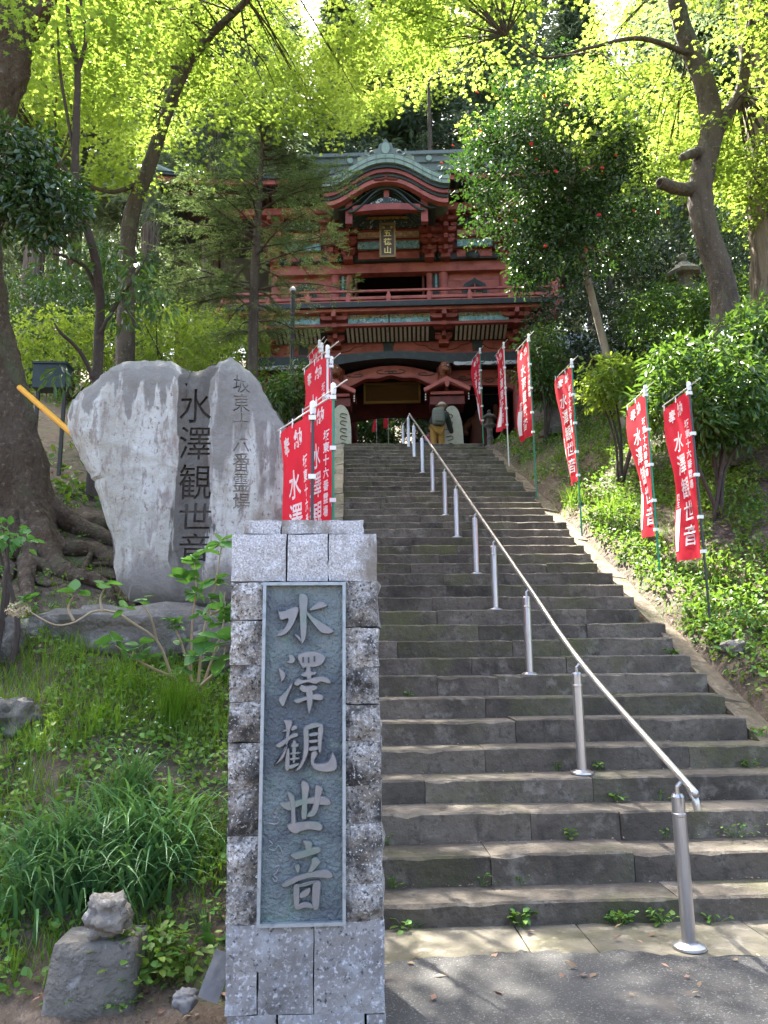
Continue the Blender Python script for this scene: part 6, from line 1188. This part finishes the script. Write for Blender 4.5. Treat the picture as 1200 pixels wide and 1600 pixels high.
for (px, py, Yp, n_, s_) in heads:
    s_ *= 1.55
    c = hl(px, py, Yp); a0 = rng.uniform(0, 6.28)
    for q in range(n_):
        o = obj('leaf', lm[q % 3], 'leaf_hydrangea', hyd); o.location = c + rng.normal(0, .012, 3); s2 = s_ * rng.uniform(.75, 1.15); o.scale = (s2, s2, s2); o.rotation_euler = (rng.normal(0, .3), rng.normal(-.05, .45), a0 + q * 6.283 / n_ + rng.normal(0, .25))
q = Geo(); n = 240; v = ellipsoid(n, (0, 0, 0), (.075, .06, .045), .8); leaves(q, DIAM, v, rdir(n), norm(v) + rdir(n) * .3, .016, .016); o = obj('flower_head', q, 'flower_dry', hyd); o.location = hl(28, 953, 5.1)

# broad-leaved herbs at the foot of the stone block and weeds rooted in the stair joints
def herb(name, label, base, n, spread, size, m_='leaf_ground', tall=.06, group=None):
    t = thing(name, label, 'weed', tuple(base), 0, group); g = Geo(); v = rng.normal(0, spread, (n, 3)) * (1, .8, 0); z = rng.uniform(.2, 1, n) * tall; P = v + np.stack([0 * z, 0 * z, z], 1)
    leaves(g, OVAL, P, norm(v + rdir(n) * spread * .6) + (0, 0, .15), rdir(n, 1.5, .45), size * rng.uniform(.6, 1.25, n), size * .75 * rng.uniform(.7, 1.1, n)); obj('leaves', g, m_, t)
    s = Geo()
    for k in range(0, n, max(1, n // 14)): s.tube([(v[k, 0] * .3, v[k, 1] * .3, -.01), P[k] * (.7, .7, .6), P[k]], .0018, 4, cap=False)
    obj('stem', s, 'stem_green', t); return t
herb('leafy_herb', 'bright round-leaved herb spilling over the right side of the stone block', hit(235, 1535), 190, .085, .048, tall=.22); herb('leafy_herb', 'low blue-green herb growing in front of the stone block', hit(115, 1560), 90, .05, .024, tall=.07, m_='leaf_laurel')
herb('leafy_herb', 'low green herb in the soil below the stone block', hit(190, 1575), 60, .05, .03, tall=.05); herb('leafy_herb', 'small green plant beside the slate at the pillar foot', hit(318, 1455), 45, .05, .04, tall=.12)
herb('broad_leaf', 'single broad leaf plant leaning on the pillar above the slate', hit(335, 1480), 3, .012, .13, tall=.05, m_='leaf_hydrangea'); herb('leafy_herb', 'round-leaved weed patch beside the left pillar edge', hit(325, 1330), 90, .06, .035, tall=.1); herb('leafy_herb', 'bright herb patch between the lily clump and the pillar', hit(300, 1270), 80, .07, .03, tall=.1)
def tread_hit(px, py):
    d = cF + cR * (px - 600) / FPX - cU * (py - 800) / FPX
    for k in range(0, 14):
        yf = D0 + k * RUN                                  # riser of step k+1
        t = yf / d[1]; z = EYE + d[2] * t
        if k * RISE - .02 <= z <= (k + 1) * RISE: return np.array([d[0] * t, yf - .012, k * RISE + (.03 if k == 0 else .003)])
    return hit(px, py)
WD = [('weed with yellow-green leaves at the left of the first riser', 640, 1452, 14, .03, .05), ('leafy weed with pale flowers near the middle of the first riser', 815, 1445, 26, .03, .05), ('bright round-leaved weed left of the lowest rail post', 968, 1445, 40, .035, .04), ('weed with white blossoms just left of the lowest rail post', 1030, 1448, 24, .035, .045), ('small fern at the foot of the second riser near the rail', 998, 1382, 22, .04, .045), ('weed at the left corner of the second riser', 612, 1385, 16, .03, .04), ('weed sprig at the left of the second riser', 752, 1382, 8, .03, .03), ('weed sprig in the middle of the second riser', 815, 1383, 10, .03, .03), ('weed in the joint of the third riser', 890, 1310, 10, .015, .045), ('pointed two-leaved weed at the foot of the fourth riser', 962, 1252, 7, .02, .07), ('weed tuft at the right of the fourth riser', 1172, 1200, 12, .025, .05), ('row of weeds along the third riser at the right', 1150, 1308, 60, .10, .025), ('weed low on the third riser right of the rail', 1040, 1310, 12, .03, .03), ('weed row along the second riser at the far right', 1185, 1380, 40, .07, .03), ('weed beside the right end of the sixth step', 1190, 1140, 24, .04, .05), ('weed on the seventh riser left of centre', 640, 1090, 8, .012, .045), ('small weed at the right of the ninth step', 1050, 1020, 14, .03, .05), ('weed left of the second rail post foot', 935, 1200, 9, .02, .05), ('weed right on the first riser beyond the rail', 1112, 1448, 8, .03, .04), ('weed at the left corner of the fourth riser', 606, 1280, 10, .02, .035), ('weed sprig on the fifth riser by the post', 868, 1205, 7, .02, .03), ('little weed low on the fourth riser under the rail', 1030, 1252, 8, .03, .035)]
for (lb, px, py, n, sp, sz) in WD: herb('weed', lb, tread_hit(px, py), n, sp, sz, 'leaf_ground', .085 if n > 20 else .06, 'weeds in the joints of the stairs')
P = np.stack([rng.uniform(.1, 3.3, 500), 0 * np.zeros(500), np.zeros(500)], 1); kk = rng.integers(0, 10, 500); P[:, 1] = D0 + kk * RUN - rng.uniform(0, .06, 500); P[:, 2] = kk * RISE + .008 + (kk == 0) * .03; g = Geo()
leaves(g, DIAM, P, rdir(500, 0) * (1, 1, .2), rdir(500, 2, .5), rng.uniform(.008, .03, 500), rng.uniform(.006, .014, 500)); o = obj('stair_litter', g, 'dry_leaf'); tag(o, 'bits of dry leaf gathered at the foot of the risers', 'leaf litter', kind='stuff')
